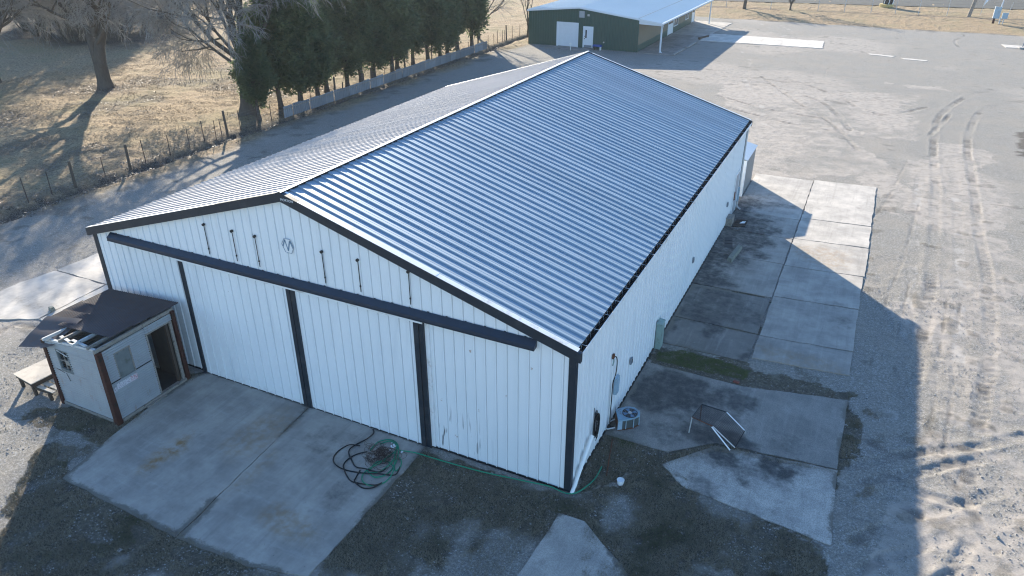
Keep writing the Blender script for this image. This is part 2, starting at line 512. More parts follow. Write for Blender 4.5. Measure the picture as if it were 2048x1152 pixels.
c = t.mix(t.math('MULTIPLY', ragged("pale"), 0.6), c, (0.50, 0.47, 0.43))
pa = t.noise(1.7, 5, 0.7); pb = t.noise(4.5, 4, 0.75, None, 0.8)
dk = t.mix(g1, (0.050, 0.042, 0.028), (0.175, 0.150, 0.110))
dk = t.mix(t.math('MULTIPLY', t.ramp(pb, 0.46, 0.64), 0.75), dk, t.mix(g1, (0.095, 0.085, 0.058), (0.27, 0.235, 0.165)))
dk = t.mix(t.math('MULTIPLY', t.ramp(pa, 0.52, 0.66), 0.7), dk, t.mix(g1, (0.030, 0.027, 0.022), (0.10, 0.09, 0.072)))
dk = t.mix(t.math('MULTIPLY', t.ramp(pa, 0.46, 0.34), 0.4), dk, (0.075, 0.072, 0.048))
dk = t.mix(t.ramp(sb.outputs[0], 0.90, 0.98), dk, (0.26, 0.25, 0.235))
dk = t.mix(t.math('MULTIPLY', t.math('SUBTRACT', 1.0, mott), 0.6), dk, (0.040, 0.036, 0.026))
dk = t.mix(t.math('MULTIPLY', t.ramp(t.noise(1.6, 5, 0.75), 0.50, 0.75), 0.45), dk, (0.20, 0.19, 0.172))
c = t.mix(t.math('MULTIPLY', ragged("dark", 0.05, 1.1), 0.96), c, dk)
c = t.mix(t.math('MULTIPLY', ragged("track", 0.1, 1.0), 0.8), c, t.mix(g1, (0.060, 0.055, 0.048), (0.19, 0.175, 0.155)))
ms = t.mix(g2, (0.035, 0.06, 0.018), (0.12, 0.12, 0.055))
c = t.mix(t.math('MULTIPLY', t.attr("moss"), t.ramp(t.noise(3, 4, 0.7), 0.28, 0.6)), c, ms)
# dry field grass
h1 = t.noise(0.16, 4, 0.6); h2 = t.noise(1.1, 5, 0.7); h3 = t.noise(6.5, 4, 0.75, t.vec((1.0, 0.6, 1.0)))
h4 = t.noise(16.0, 3, 0.8)
gr = t.mix(t.ramp(t.math('ADD', t.math('MULTIPLY', h3, 0.6), t.math('MULTIPLY', h4, 0.4)), 0.36, 0.64), (0.115, 0.082, 0.050), (0.50, 0.372, 0.225))
gr = t.mix(t.math('MULTIPLY', t.ramp(h1, 0.45, 0.68), 0.6), gr, (0.25, 0.215, 0.12))
gr = t.mix(t.math('MULTIPLY', t.ramp(h2, 0.52, 0.72), 0.55), gr, (0.16, 0.135, 0.105))
gr = t.mix(t.ramp(t.vor(2.2), 0.08, 0.03), gr, (0.50, 0.47, 0.42))
c = t.mix(t.attr("grass"), c, gr)
lf = t.mix(t.ramp(t.noise(17, 3, 0.8), 0.42, 0.66), (0.032, 0.026, 0.021), (0.22, 0.19, 0.16))
c = t.mix(t.attr("litter_shade"), c, lf)
hgt = t.math('ADD', t.math('MULTIPLY', g1, 0.6), t.math('ADD', g2, t.math('MULTIPLY', t.math('MULTIPLY', h3, t.attr("grass")), 3.0)))
t.bump(hgt, 0.55, 0.045)
M['ground'] = t.out(c, 0.95, 0, 0.12)
M['road'] = simple("old_asphalt", (0.055, 0.056, 0.050), 0.95, 0.2, 0.3, bump=0.2)

# ------------------------------------------------------------------ ground
T_big = [  # tractor ruts: broad, broken, deep
 [(18.28,67.41),(14.47,63.53),(12.03,57.20),(10.76,51.18),(10.36,43.47),(10.26,38.45),(10.24,32.24),(9.87,22.21),(9.65,17.65),(9.36,13.87),(9.09,10.70)],
 [(17.30,60.73),(15.66,58.96),(13.95,55.34),(12.89,49.01),(12.43,43.16),(12.38,38.34),(12.30,33.24),(12.10,25.92),(12.08,20.94),(11.69,14.19),(11.19,10.39),(10.79,7.28),(10.49,5.63)],
 [(-2.23,61.82),(0.31,59.62),(3.21,55.93),(5.44,51.75),(7.69,51.76),(9.92,55.22)],
 [(-2.55,57.54),(0.82,54.78),(2.74,51.74),(4.72,45.05)]]
T_mid = [
 [(6.56,9.13),(6.94,8.00),(7.41,6.68),(7.88,6.14),(8.32,5.87)],
 [(7.24,4.66),(7.84,5.21),(8.39,5.68),(9.23,6.39),(10.65,7.35),(12.26,8.81)],
 [(7.68,4.15),(9.09,5.31),(10.05,6.15),(11.32,7.15)],
 [(6.89,0.10),(7.52,1.42),(8.22,2.35),(9.34,3.51),(10.37,4.55),(11.32,5.45)],
 [(7.28,2.98),(7.65,3.45),(8.04,3.75),(8.70,3.63),(9.21,3.45)],
 [(9.53,101.10),(12.79,100.79),(15.07,100.06),(13.69,94.20),(14.02,89.23),(15.70,82.98),(17.77,79.26)],
 [(11.71,53.36),(10.15,46.18)],
 [(10.02,5.41),(10.38,4.66),(10.70,3.75),(10.99,2.91)],
 [(-23.85,-1.61),(-23.89,-0.97),(-22.78,-0.66)],
 [(7.6,0.2),(8.1,1.0),(8.9,1.9),(9.9,2.9)], [(8.3,-0.6),(9.2,0.7),(10.3,1.8)],
 [(9.2,0.2),(9.9,1.6),(10.4,3.0)], [(8.0,5.0),(9.4,4.4),(10.9,4.6)],
 [(1.89,89.31),(3.62,89.32),(5.24,91.79),(7.50,93.74)], [(-6.5,52.0),(-2.0,49.0),(3.5,47.5)], [(-5.0,48.0),(0.5,45.0),(5.5,44.0)],
 [(-4.5,62.0),(0.0,52.5),(3.0,47.0),(5.5,40.0)], [(-7,100.5),(0,100.9),(6,100.2)]]
T_thin = [
 [(1.14,65.01),(1.04,68.81),(1.97,72.51),(3.83,74.65),(7.72,77.17)], [(3.73,66.27),(3.73,69.54),(4.94,72.15),(7.76,74.11)],
 [(-29.55,2.01),(-29.61,2.76),(-29.73,3.64)], [(-29.19,1.78),(-29.19,2.54),(-29.28,3.54)],
 [(-32.87,4.12),(-33.06,5.83),(-33.31,10.22),(-32.81,13.29),(-33.06,17.44),(-32.70,22.60)],
 [(-30.87,4.12),(-31.06,5.83),(-31.31,10.22),(-30.81,13.29),(-31.06,17.44),(-30.70,22.60)],
 [(8.54,37.62),(7.36,28.20),(6.09,23.71)], [(8.90,19.40),(8.41,12.59),(8.63,9.14)], [(10.39,18.51),(9.96,13.35),(9.72,9.99),(9.37,6.59),(9.22,5.02)],
 [(10.9,18.51),(10.46,13.35),(10.22,9.99),(9.87,6.59)], [(9.3,30),(8.6,22),(7.9,16),(7.6,11)],
 [(-9.5,76.0),(-3.0,72.0),(1.0,63.0)], [(-16,66.5),(-11,64.5),(-7,66)], [(-17,63),(-11,61.5),(-5,64)], [(-9,86),(-6,92),(2,96),(12,97)]]
T_light = [[(-9.18,76.12),(-7.04,70.33),(-5.66,59.65),(-2.99,51.90),(-1.29,43.70)], [(9.5,36),(9.2,28),(9.0,20),(8.6,13),(8.4,8)],
           [(11.4,36),(11.2,28),(11.0,20),(10.6,13),(10.2,8)], [(-10.5,99),(-8.0,93),(-8.6,88)], [(-8.0,99),(-5.5,93),(-6.2,88)]]
DARKZ = [[(-4.83,-0.16),(-0.03,-0.05),(1.21,1.02),(2.24,2.24),(3.77,1.46),(7.04,1.09),(6.75,-0.90),(5.87,-4.17),(-3.66,-8.47),(-4.60,-5.59),(-4.86,-3.99),(-4.96,-2.44)],
         [(-14.63,-7.46),(-15.89,-5.39),(-13.84,-5.8),(-9.72,-6.2),(-6.35,-6.0),(-5.52,-5.8),(-3.66,-8.47),(-9.88,-11.48)],
         [(-0.1,-0.1),(-0.1,9.0),(3.4,9.1),(6.8,8.6),(7.2,6.5),(6.8,1.2),(3.8,1.5),(2.2,2.2)],
         [(-0.1,9.2),(-0.1,15),(3.3,15),(3.4,11.4)], [(-18.0,-4.6),(-13.9,-4.6),(-13.9,-0.2),(-14.4,-0.2)]]
MOSS = [[(0.24,8.43),(0.97,8.98),(2.70,8.86),(3.74,8.63),(3.59,7.96),(2.01,7.80),(0.32,7.82)], [(0.45,3.15),(0.98,3.48),(1.15,2.8),(0.74,2.55)]]
DIRT = [[(-2.34,43.20),(0.77,48.06),(6.64,40.35),(9.67,32.91),(8.39,27.08),(6.62,33.42),(0.24,31.91)], [(7.91,63.0),(10.42,62.5),(12.6,62.6),(12.0,64.5),(8.0,64.6)],
        [(9,7),(16,7),(16,-2),(8.5,-2)], [(-5,44),(9,44),(9,60),(-6,60)], [(-33,-4),(-24,-4),(-20,-0.5),(-24,4),(-33,2)], [(10.0,44),(9.0,5),(13.5,5),(14,44)]]
RED = [(16.14,50.0),(15.5,46.2),(15.73,42.9),(18,42),(18,51)]

def axis(parts):
    out = []
    for a, b, s in parts:
        n = max(1, int(round((b - a) / s)))
        out += list(np.linspace(a, b, n, endpoint=False))
    return np.array(out + [parts[-1][1]])
gx = axis([(-700, -160, 30), (-160, -70, 1.2), (-70, -26, 0.3), (-26, -19, 0.12), (-19, -4.5, 0.08), (-4.5, 14, 0.08), (14, 30, 0.3), (30, 60, 1.5), (60, 700, 40)])
gy = axis([(-60, -12, 4), (-12, -9, 0.2), (-9, 13, 0.08), (13, 26, 0.12), (26, 70, 0.22), (70, 125, 0.5), (125, 170, 2), (170, 900, 40)])
X, Y = np.meshgrid(gx, gy)
nx, ny = len(gx), len(gy)
n1 = fbm(X / 3.2, Y / 3.2, 1, 4); n2 = fbm(X / 0.8, Y / 0.8, 5, 4); n3 = fbm(X / 12, Y / 12, 9, 3)
wx, wy = X + (n2 - 0.5) * 1.1 + (n1 - .5) * 1.0, Y + (fbm(X / 0.8, Y / 0.8, 55, 4) - 0.5) * 1.1
edge = -34.4 + (n1 - 0.5) * 3.0
grass = sstep(0.9, -0.9, X - edge)
grass = np.maximum(grass, sstep(-0.6, 0.6, Y - (102.3 + (n1 - 0.5) * 1.6)))
behind = sstep(0.6, -0.6, X - (-33.0 + (n1 - .5) * 1.5)) * sstep(62, 66, Y)
grass = np.maximum(grass, behind)
lit = np.exp(-((X + 36.2 + (n1 - .5) * 1.8) / 1.7) ** 2) * sstep(70, 60, Y) * (0.45 + 0.55 * sstep(0.35, 0.6, n2))
lit = np.maximum(lit, 1.15 * np.exp(-((X + 36.0 + (n1 - .5) * .8) / .55) ** 2) * sstep(90, 70, Y))  # ditch band: leaf litter, darkened as well for the ditch's shadow
lit = np.maximum(lit, np.exp(-(((X + 58.3) / 3.0) ** 2 + ((Y - 30) / 2.6) ** 2)) * 0.9)
lit = np.maximum(lit, sstep(0.50, 0.66, n1) * 0.55 * (X < -38) * (X > -62) * sstep(60, 30, Y))
farfence = np.exp(-((Y - (117.3 + 0.1 * X)) / 0.8) ** 2) * sstep(0.25, 0.5, n1) * 0.75 * (X > -22)
lit = np.maximum(lit, farfence)
lit = np.maximum(lit, np.exp(-((Y - 102.2 - (n1 - .5) * 1.6) / 0.5) ** 2) * sstep(0.4, 0.6, n2) * 0.7 * (X > -17))
dark = np.zeros_like(X)
for pz in DARKZ: dark = np.maximum(dark, pip(wx, wy, pz) * 1.0)
k = np.zeros_like(X)
bare = fbm(X / 1.5, Y / 1.5, 31, 4)
dark = dark * (1 - 0.75 * sstep(0.55, 0.72, bare))
dark = np.maximum(dark, 0.55 * sstep(0.60, 0.72, n2) * (Y < 30) * (X > -34))
nearfence = np.exp(-((X + 33.6 + (n1 - .5) * 2) / 1.2) ** 2) * 0.6
dark = np.maximum(dark, nearfence * sstep(0.35, 0.6, n2))
dirt = np.zeros_like(X)
for pz in DIRT: dirt = np.maximum(dirt, pip(X + (n1 - .5) * 5 + (n2 - .5) * 1.5, Y + (n3 - .5) * 8 + (n2 - .5) * 1.5, pz) * 1.0)
dirt = np.maximum(dirt * sstep(0.3, 0.6, n2 * 0.5 + n1 * 0.5), sstep(0.55, 0.7, n3) * 0.6)
moss = np.zeros_like(X)
for pz in MOSS: moss = np.maximum(moss, pip(X + (n2 - .5) * .35, Y + (n1 - .5) * .3, pz) * 1.0)
redp = pip(wx, wy, RED) * 1.0
lit = np.maximum(lit, redp * 0.8)
thick = sstep(-2, 3, Y - 43.5 + (n3 - .5) * 8 + (n1 - .5) * 5) * sstep(4, -4, (Y - 66) + (X + 88) * .9 + (n3 - .5) * 8) * sstep(-70, -76, X)
lit = np.maximum(lit, thick * (0.75 + .4 * n2))  # thicket floor: leaf litter with the trees' shade painted in
pale = np.zeros_like(X); track = np.zeros_like(X); Z = np.zeros_like(X)
def stroke(path, w, depth, darkness, brk, tread=0.0, target='track', seed=0):
    global track, Z, pale
    P = [(p.x, p.y) for p in catmull(path, 6)]
    xs = [p[0] for p in P]; ys = [p[1] for p in P]
    i0, i1 = np.searchsorted(gx, min(xs) - 2 * w), np.searchsorted(gx, max(xs) + 2 * w)
    j0, j1 = np.searchsorted(gy, min(ys) - 2 * w), np.searchsorted(gy, max(ys) + 2 * w)
    x, y = X[j0:j1, i0:i1], Y[j0:j1, i0:i1]
    x = x + (n2[j0:j1, i0:i1] - .5) * w * 0.8
    best = np.full(x.shape, 1e9); sl = np.zeros(x.shape); acc = 0
    for (ax, ay), (bx, by) in zip(P[:-1], P[1:]):
        L = math.hypot(bx - ax, by - ay)
        if L < 1e-6: continue
        tt = np.clip(((x - ax) * (bx - ax) + (y - ay) * (by - ay)) / L ** 2, 0, 1)
        d = np.hypot(x - ax - tt * (bx - ax), y - ay - tt * (by - ay))
        m = d < best
        best[m] = d[m]; sl[m] = acc + tt[m] * L; acc += L
    g = sstep(w, w * 0.55, best)
    br = sstep(brk - 0.30, brk + 0.22, vnoise(sl / (2.5 * w + .6), sl * 0 + seed, 77 + seed))
    nz = 0.25 + 0.75 * sstep(0.34, 0.66, n2[j0:j1, i0:i1])
    if target == 'track':
        track[j0:j1, i0:i1] = np.maximum(track[j0:j1, i0:i1], g * br * darkness * nz)
    else:
        pale[j0:j1, i0:i1] = np.maximum(pale[j0:j1, i0:i1], g * darkness * (0.4 + .6 * br) * nz)
    rim = np.exp(-((best - w * 1.15) / (w * 0.35)) ** 2)
    Z[j0:j1, i0:i1] += depth * (-g + 0.6 * rim) * (0.4 + 0.6 * br)
    if tread: Z[j0:j1, i0:i1] += g * br * tread * np.sin(2 * math.pi * (sl + best * 0.8) / 0.42)
sd_i = 0
for p in T_big: stroke(p, 0.30, 0.022, 0.75, 0.52, 0.016, seed=sd_i); sd_i += 1
for p in T_mid: stroke(p, 0.22, 0.03, 0.8, 0.40, 0.012, seed=sd_i); sd_i += 1
for p in T_thin: stroke(p, 0.09, 0.014, 0.7, 0.38, 0.0, seed=sd_i); sd_i += 1
for p in T_light: stroke(p, 0.34, 0.008, 0.55, 0.3, 0.0, 'pale', sd_i); sd_i += 1
# scattered scuffs
sc = fbm(X / 1.1 + 40, Y / 0.45 + 9, 91, 4)
track = np.maximum(track, 0.6 * sstep(0.62, 0.74, sc) * sstep(0.42, 0.6, n3) * (Y > 26) * (Y < 100) * (X > -16) * (1 - grass))
rough = 0.55 + 0.5 * (X > 7) * (Y < 22) + 0.6 * np.clip(dark + dirt * .6, 0, 1)
Z += (n2 - 0.5) * 0.05 * rough + (fbm(X / 0.25, Y / 0.25, 21, 3) - 0.5) * 0.035 * rough
Z += grass * ((n2 - .5) * 0.16 + (fbm(X / 0.5, Y / 0.5, 61, 3) - .5) * 0.10)
Z -= 0.42 * np.exp(-((X + 35.95 + (n1 - .5) * .8) / 0.5) ** 2) * (Y < 75)
Z = np.clip(Z, -0.5, 0.25)
PADS_BB = [(-14.7, -4.6, -6.4, 0.4), (-0.2, 3.5, -4, -0.8), (0, 7.2, 0.9, 32), (-30, -18, -2, 9)]
for a, b, c_, d_ in PADS_BB:
    m = (X > a) & (X < b) & (Y > c_) & (Y < d_)
    Z[m] = np.minimum(Z[m], 0.012)
inb = (X > -18.6) & (X < 0) & (Y > 0) & (Y < 25.1)
Z[inb] = -0.05
idx = np.arange(nx * ny).reshape(ny, nx)
F = np.stack([idx[:-1, :-1], idx[:-1, 1:], idx[1:, 1:], idx[1:, :-1]], -1).reshape(-1, 4)
me = np_mesh("ground", np.stack([X, Y, Z], -1).reshape(-1, 3), F, M['ground'], True)
for nm, a in dict(grass=grass, litter_shade=lit, dark=dark, dirt=dirt, moss=moss, pale=pale, track=track).items():
    attr(me, nm, np.clip(a, 0, 1))
ground = tag(place("ground", me), kind="structure")
def zg(x, y):
    i = np.clip(np.searchsorted(gx, x), 1, nx - 1); j = np.clip(np.searchsorted(gy, y), 1, ny - 1)
    return Z[j, i]

# road beyond the far fence
mb = MB()
mb.poly((-60, 116, 0.06), (60, 140, 0.06), (56, 156, 0.06), (-64, 132, 0.06))
tag(mb.build("road", M['road']), kind="structure")

# ------------------------------------------------------------------ concrete
def slab(name, poly, z, parent, tone, stain=None, jit=0.03, step=0.22, thick=0.14, gritty=0.0, rusty=None, rim=0.0):
    P = []
    n = len(poly)
    for i in range(n):
        a, b = poly[i], poly[(i + 1) % n]
        L = math.hypot(b[0] - a[0], b[1] - a[1]); m = max(1, int(L / 0.35))
        for k_ in range(m):
            f = k_ / m
            j = jit * (random.random() - 0.5) * 2 if k_ else 0
            nxn, nyn = -(b[1] - a[1]) / max(L, 1e-6), (b[0] - a[0]) / max(L, 1e-6)
            P.append((a[0] + (b[0] - a[0]) * f + nxn * j, a[1] + (b[1] - a[1]) * f + nyn * j))
    nb = len(P)
    xs = np.arange(min(p[0] for p in P) + step / 2, max(p[0] for p in P), step)
    ys = np.arange(min(p[1] for p in P) + step / 2, max(p[1] for p in P), step)
    gxx, gyy = np.meshgrid(xs, ys)
    ok = pip(gxx, gyy, P)
    ok &= pip(gxx + step * .4, gyy, P) & pip(gxx - step * .4, gyy, P) & pip(gxx, gyy + step * .4, P) & pip(gxx, gyy - step * .4, P)
    inner = np.stack([gxx[ok], gyy[ok]], -1)
    pts = [Vector(p) for p in P] + [Vector(p) for p in inner.tolist()]
    vs_, es_, fs_, *_ = delaunay_2d_cdt(pts, [(i, (i + 1) % nb) for i in range(nb)], [], 1, 1e-6)
    V = [(v.x, v.y, z) for v in vs_]
    Fc = [tuple(f) for f in fs_]
    nv = len(V)
    V += [(p[0], p[1], z) for p in P] + [(p[0], p[1], z - thick) for p in P]
    Fc += [(nv + i, nv + nb + i, nv + nb + (i + 1) % nb, nv + (i + 1) % nb) for i in range(nb)]
    o = origin(parent)
    me = bpy.data.meshes.new(name)
    me.from_pydata([(v[0] - o.x, v[1] - o.y, v[2] - o.z) for v in V], [], Fc)
    me.materials.append(M['conc'])
    A = np.array(V)
    x, y = A[:, 0], A[:, 1]
    nn = fbm(x / 0.9, y / 0.9, 3, 4)
    attr(me, "tone", np.full(len(V), tone) * (0.92 + 0.16 * nn))
    attr(me, "stain", np.clip(stain(x, y, nn) if stain else 0 * x, 0, 1))
    dmin = np.full(len(V), 9.0)
    for i in range(n):
        (ax, ay), (bx, by) = poly[i], poly[(i + 1) % n]
        L2 = max((bx - ax) ** 2 + (by - ay) ** 2, 1e-9)
        tt = np.clip(((x - ax) * (bx - ax) + (y - ay) * (by - ay)) / L2, 0, 1)
        dmin = np.minimum(dmin, np.hypot(x - ax - tt * (bx - ax), y - ay - tt * (by - ay)))
    attr(me, "soil", np.clip(rim * np.exp(-dmin / .15) * (0.4 + 1.2 * sstep(.4, .65, fbm(x / 1.3, y / 1.3, 8, 3))), 0, 1))
    attr(me, "gritty", np.full(len(V), gritty))
    attr(me, "rusty", np.clip(rusty(x, y, nn) if rusty else 0 * x, 0, 1))
    return place(name, me, parent)
def blob(x, y, cx, cy, rx, ry, nn, s=0.5):
    return sstep(1.15, 0.65, np.hypot((x - cx) / rx, (y - cy) / ry) + (nn - .5) * s * 2)

# pad in front of the sliding doors, two slabs with a joint
pad = tag(bpy.data.objects.new("door_apron", None), kind="structure"); col.objects.link(pad)
apron_rust = lambda x, y, n: np.maximum.reduce([blob(x, y, -11.9, -4.1, .35, 1.3, n), blob(x, y, -10.0, -2.0, .8, 1.6, n) * .5, blob(x, y, -6.5, -4.6, 1.0, .6, n) * .6, blob(x, y, -8.9, -3.6, .3, 1.4, n) * .4])
apron_st = lambda x, y, n: np.maximum.reduce([blob(x, y, -9.36, -1.1, .12, .9, n) * .8, blob(x, y, -5.9, -3.2, .55, .7, n) * .45, blob(x, y, -7.4, -1.2, 1.2, .8, n) * .35, 0.22 * sstep(0.5, 0.7, n), blob(x, y, -12.2, -3.0, 1.3, .5, n) * .25])
slab("slab", [(-14.15, 0.0), (-14.52, -0.58), (-14.36, -2.3), (-14.21, -3.89), (-13.8, -6.1), (-8.93, -6.3), (-9.49, -0.02)], 0.035, pad, 0.98, apron_st, 0.025, rusty=apron_rust, rim=.6)
slab("slab", [(-9.47, -0.02), (-8.90, -6.3), (-6.5, -6.2), (-4.86, -5.75), (-4.78, -0.02)], 0.032, pad, 1.0, apron_st, 0.03, rusty=apron_rust, rim=.6)
p2 = tag(bpy.data.objects.new("concrete_strip", None), kind="structure"); col.objects.link(p2)
slab("slab", [(0.06, -0.93), (0.82, -0.91), (2.2, -1.9), (3.4, -3.0), (3.4, -4.4), (-0.5, -4.4), (-0.06, -3.39)], 0.028, p2, 1.2, lambda x, y, n: blob(x, y, .35, -2.6, .35, .3, n) * .4, 0.03, gritty=0.3, rim=.6)
# east apron: two columns of slabs along the wall
pe = tag(bpy.data.objects.new("east_apron", None), kind="structure"); col.objects.link(pe)
g_ = 0.03
rows_w = [(31.55, 24.5, 0.2), (24.5, 21.65, 0.2), (21.65, 18.4, 0.2), (18.4, 14.72, 0.15)]
def wetE(x, y, n):
    a = sstep(2.9, 0.6, x + (n - .5) * 2.2) * sstep(8, 12, y) * sstep(30, 25, y) * 0.80
    b = blob(x, y, 1.3, 21.0, 1.9, 3.6, n) * 0.75
    return np.maximum.reduce([a, b, blob(x, y, 1.8, 10.2, 1.5, 1.0, n) * .7, 0.3 * sstep(.52, .7, n), blob(x, y, 2.0, 26.4, 1.8, .5, n, .3) * .5])
for (y1, y0, xx), tn in zip(rows_w, (1.22, 1.0, 0.95, 0.9)):
    slab("slab", [(0.06, y0 + g_), (3.52 - g_, y0 + g_ + .1), (3.5 - g_, y1 - g_ + .1), (0.06, y1 - g_)], 0.04, pe, tn, wetE, 0.015)
for (y0, y1), tn in zip([(24.95, 31.8), (21.9, 24.95), (18.4, 21.9), (15.0, 18.4), (11.35, 15.0), (9.55, 11.35)], (1.28, 1.26, 1.15, 1.05, 1.0, 0.92)):
    x1 = 7.02 if y0 > 16 else 6.95
    slab("slab", [(3.52 + g_, y0 + g_), (x1, y0 + g_ + .35), (x1, y1 - g_ + .3), (3.5 + g_, y1 - g_)], 0.045, pe, tn,
         lambda x, y, n: np.maximum.reduce([blob(x, y, 5.6, 15.2, 1.2, .5, n) * .35, blob(x, y, 6.4, 14.0, .6, .8, n) * .4, 0.25 * sstep(.55, .72, n), blob(x, y, 5, 20, 1.6, 1.4, n) * .18]), 0.03,
         rusty=lambda x, y, n: np.maximum(blob(x, y, 5.2, 20.3, 1.5, 1.3, n) * .45, blob(x, y, 5, 10.2, 1.6, .7, n) * .4))
dkE = lambda x, y, n: np.maximum.reduce([sstep(.35, .62, n) * .75, blob(x, y, 1.5, 13.0, 1.6, 1.6, n) * .6])
slab("slab", [(0.06, 11.45), (3.45, 11.45), (3.45, 14.65), (0.06, 14.6)], 0.034, pe, 0.62, dkE, 0.02, gritty=0.5, rim=.6)
slab("slab", [(0.06, 9.2), (3.45, 9.2), (3.45, 11.36), (0.06, 11.38)], 0.034, pe, 0.62, dkE, 0.02, gritty=0.4, rim=.6)
lowst = lambda x, y, n: np.maximum.reduce([blob(x, y, 1.6, 6.0, 1.9, 1.5, n) * .85, blob(x, y, 3.3, 6.6, 1.2, .8, n) * .7, blob(x, y, 3.4, 4.3, 1.6, .6, n) * .8, sstep(.45, .65, n) * .55 * sstep(5.2, 3.5, x), blob(x, y, 5.5, 5.0, .9, .7, n) * .45])
slab("slab", [(0.06, 2.9), (2.1, 2.95), (3.4, 4.05), (6.95, 4.42), (7.0, 8.3), (3.6, 7.55), (0.06, 7.6)], 0.030, pe, 0.80, lowst, 0.02, gritty=0.45, rim=.6)
slab("slab", [(2.1, 2.3), (3.4, 3.9), (6.98, 4.36), (7.06, 1.16), (4.62, 1.43), (3.0, 1.6)], 0.028, pe, 1.45, lambda x, y, n: np.clip(.30 + sstep(.45, .66, n) * .35, 0, 1) * np.maximum(sstep(6.9, 5.6, x), .0) + .25 * sstep(2.6, 3.6, y), 0.03, gritty=0.4, rim=.6)
# west apron
pw = tag(bpy.data.objects.new("west_apron", None), kind="structure"); col.objects.link(pw)
wst = lambda x, y, n: np.maximum(blob(x, y, -25.1, .4, 1.6, .45, n) * .4, blob(x, y, -23.7, .4, .4, .3, n) * .4)
slab("slab", [(-26.95, 3.05), (-23.65, 3.1), (-18.8, 3.1), (-18.8, 9.0), (-26.9, 5.3)], 0.045, pw, 1.35, wst, 0.03, rusty=lambda x, y, n: blob(x, y, -22.6, 2.6, 1.0, 1.4, n) * .5)
slab("slab", [(-26.98, 2.98), (-23.65, 3.02), (-23.45, -0.25), (-24.84, -0.98), (-26.0, -0.3), (-27.2, 0.4), (-27.3, 1.5)], 0.042, pw, 1.32, wst, 0.05)
slab("slab", [(-23.58, 3.02), (-18.8, 3.02), (-18.8, 0.5), (-20.5, -0.6), (-23.38, -0.25)], 0.040, pw, 1.30, wst, 0.03, rusty=lambda x, y, n: blob(x, y, -22.3, 2.0, .7, .9, n) * .9)
# far slabs in the gravel lot
pf = tag(bpy.data.objects.new("far_slab", None), kind="structure"); col.objects.link(pf)
slab("slab", [(-15.2, 80.6), (-0.61, 81.2), (-0.93, 86.6), (-14.9, 86.6)], 0.05, pf, 1.55, None, 0.05, 0.9)
slab("slab", [(4.31, 80.3), (7.2, 79.6), (7.0, 78.8), (4.6, 79.4)], 0.03, pf, 1.35, None, 0.15, 0.6)
slab("slab", [(7.8, 78.8), (10.42, 78.5), (10.2, 77.8), (8.2, 78.0)], 0.03, pf, 1.5, None, 0.15, 0.6)
slab("slab", [(18.62, 93.6), (24, 93.2), (24, 91.0), (18.9, 91.4)], 0.05, pf, 1.4, None, 0.06, 0.6)

# ------------------------------------------------------------------ the white steel building
W, L, S, HR = 18.61, 25.1, 4.9, 7.74
OV = 0.12
XR, XL, XM = 0.04, -W - OV, -W / 2
SL = (HR - S) / (XM - XL)
def zroof(x): return S + SL * (OV - x) if x > XM else S + SL * (x - XL)
bld = thing("metal_building", "long white ribbed steel building with a gable roof and navy trim", "building", (XM, L / 2, 0))
NP = 24
PW = (L + 2 * OV) / NP
rp = PW / 3
def roof_mesh(side):
    xe, xr = (XR, XM + 0.02) if side > 0 else (XL, XM - 0.02)
    ze, zr = zroof(xe), zroof(xr)
    nxv, nzv = (SL, 1) if side > 0 else (-SL, 1)
    ln = math.hypot(nxv, nzv); nxv, nzv = nxv / ln, nzv / ln
    prof = []
    hs = [(0.038, 1.0), (0.034, 0.45), (0.036, 0.70)]
    for i in range(3):
        b = i * rp; h, k = hs[i]
        prof += [(b, 0.0), (b + 0.020, h), (b + 0.048, h + 0.001), (b + 0.056, h - 0.004)]
        m0 = h - 0.004
        def pan(q): return m0 * (1 - (q - 0.056) / (rp - 0.056)) * k
        prof += [(b + .150, pan(.150)), (b + .153, pan(.153) + .004), (b + .164, pan(.164) + .004), (b + .167, pan(.167)), (b + rp - 0.001, 0.001 if i < 2 else 0.0)]
    prof.append((3 * rp, 0.0))
    mb = MB()
    n = len(prof)
    vs_ = [(xe + w * nxv, v, ze + w * nzv) for v, w in prof] + [(xr + w * nxv, v, zr + w * nzv) for v, w in prof]
    mb.add(vs_, [(i, i + 1, n + i + 1, n + i) for i in range(n - 1)])
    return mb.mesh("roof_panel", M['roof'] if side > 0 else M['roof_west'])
o_b = origin(bld)
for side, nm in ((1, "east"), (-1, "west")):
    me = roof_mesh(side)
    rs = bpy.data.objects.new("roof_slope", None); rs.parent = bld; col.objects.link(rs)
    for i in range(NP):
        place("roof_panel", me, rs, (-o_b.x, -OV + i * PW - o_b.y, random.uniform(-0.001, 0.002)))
# ridge cap
mb = MB()
hw, up_ = 0.24, 0.062
cap_pts = [(XM - hw, zroof(XM - hw) + up_ - 0.02), (XM, HR + up_ + 0.015), (XM + .075, zroof(XM + .075) + up_ + .02)]
for (xa, za), (xb, zb) in zip(cap_pts[:-1], cap_pts[1:]):
    mb.hexa([(xa, -.15, za - .006), (xb, -.15, zb - .006), (xb, L + .15, zb - .006), (xa, L + .15, za - .006)],
            [(xa, -.15, za), (xb, -.15, zb), (xb, L + .15, zb), (xa, L + .15, za)])
rc = mb.build("ridge_cap", M['flash'], bld)
mb = MB()
x_ = XM + .055
mb.box(x_, x_ + 0.012, -.1, L + .1, zroof(x_) - .01, zroof(x_) + up_ - .008)
x_ = XM - hw + 0.02
mb.box(x_ - 0.012, x_, -.1, L + .1, zroof(x_) - .01, zroof(x_) + up_ - .03)
mb.build("ridge_gap_shade", M['gutter'], rc)  # black strips standing in for the shaded gap under the cap
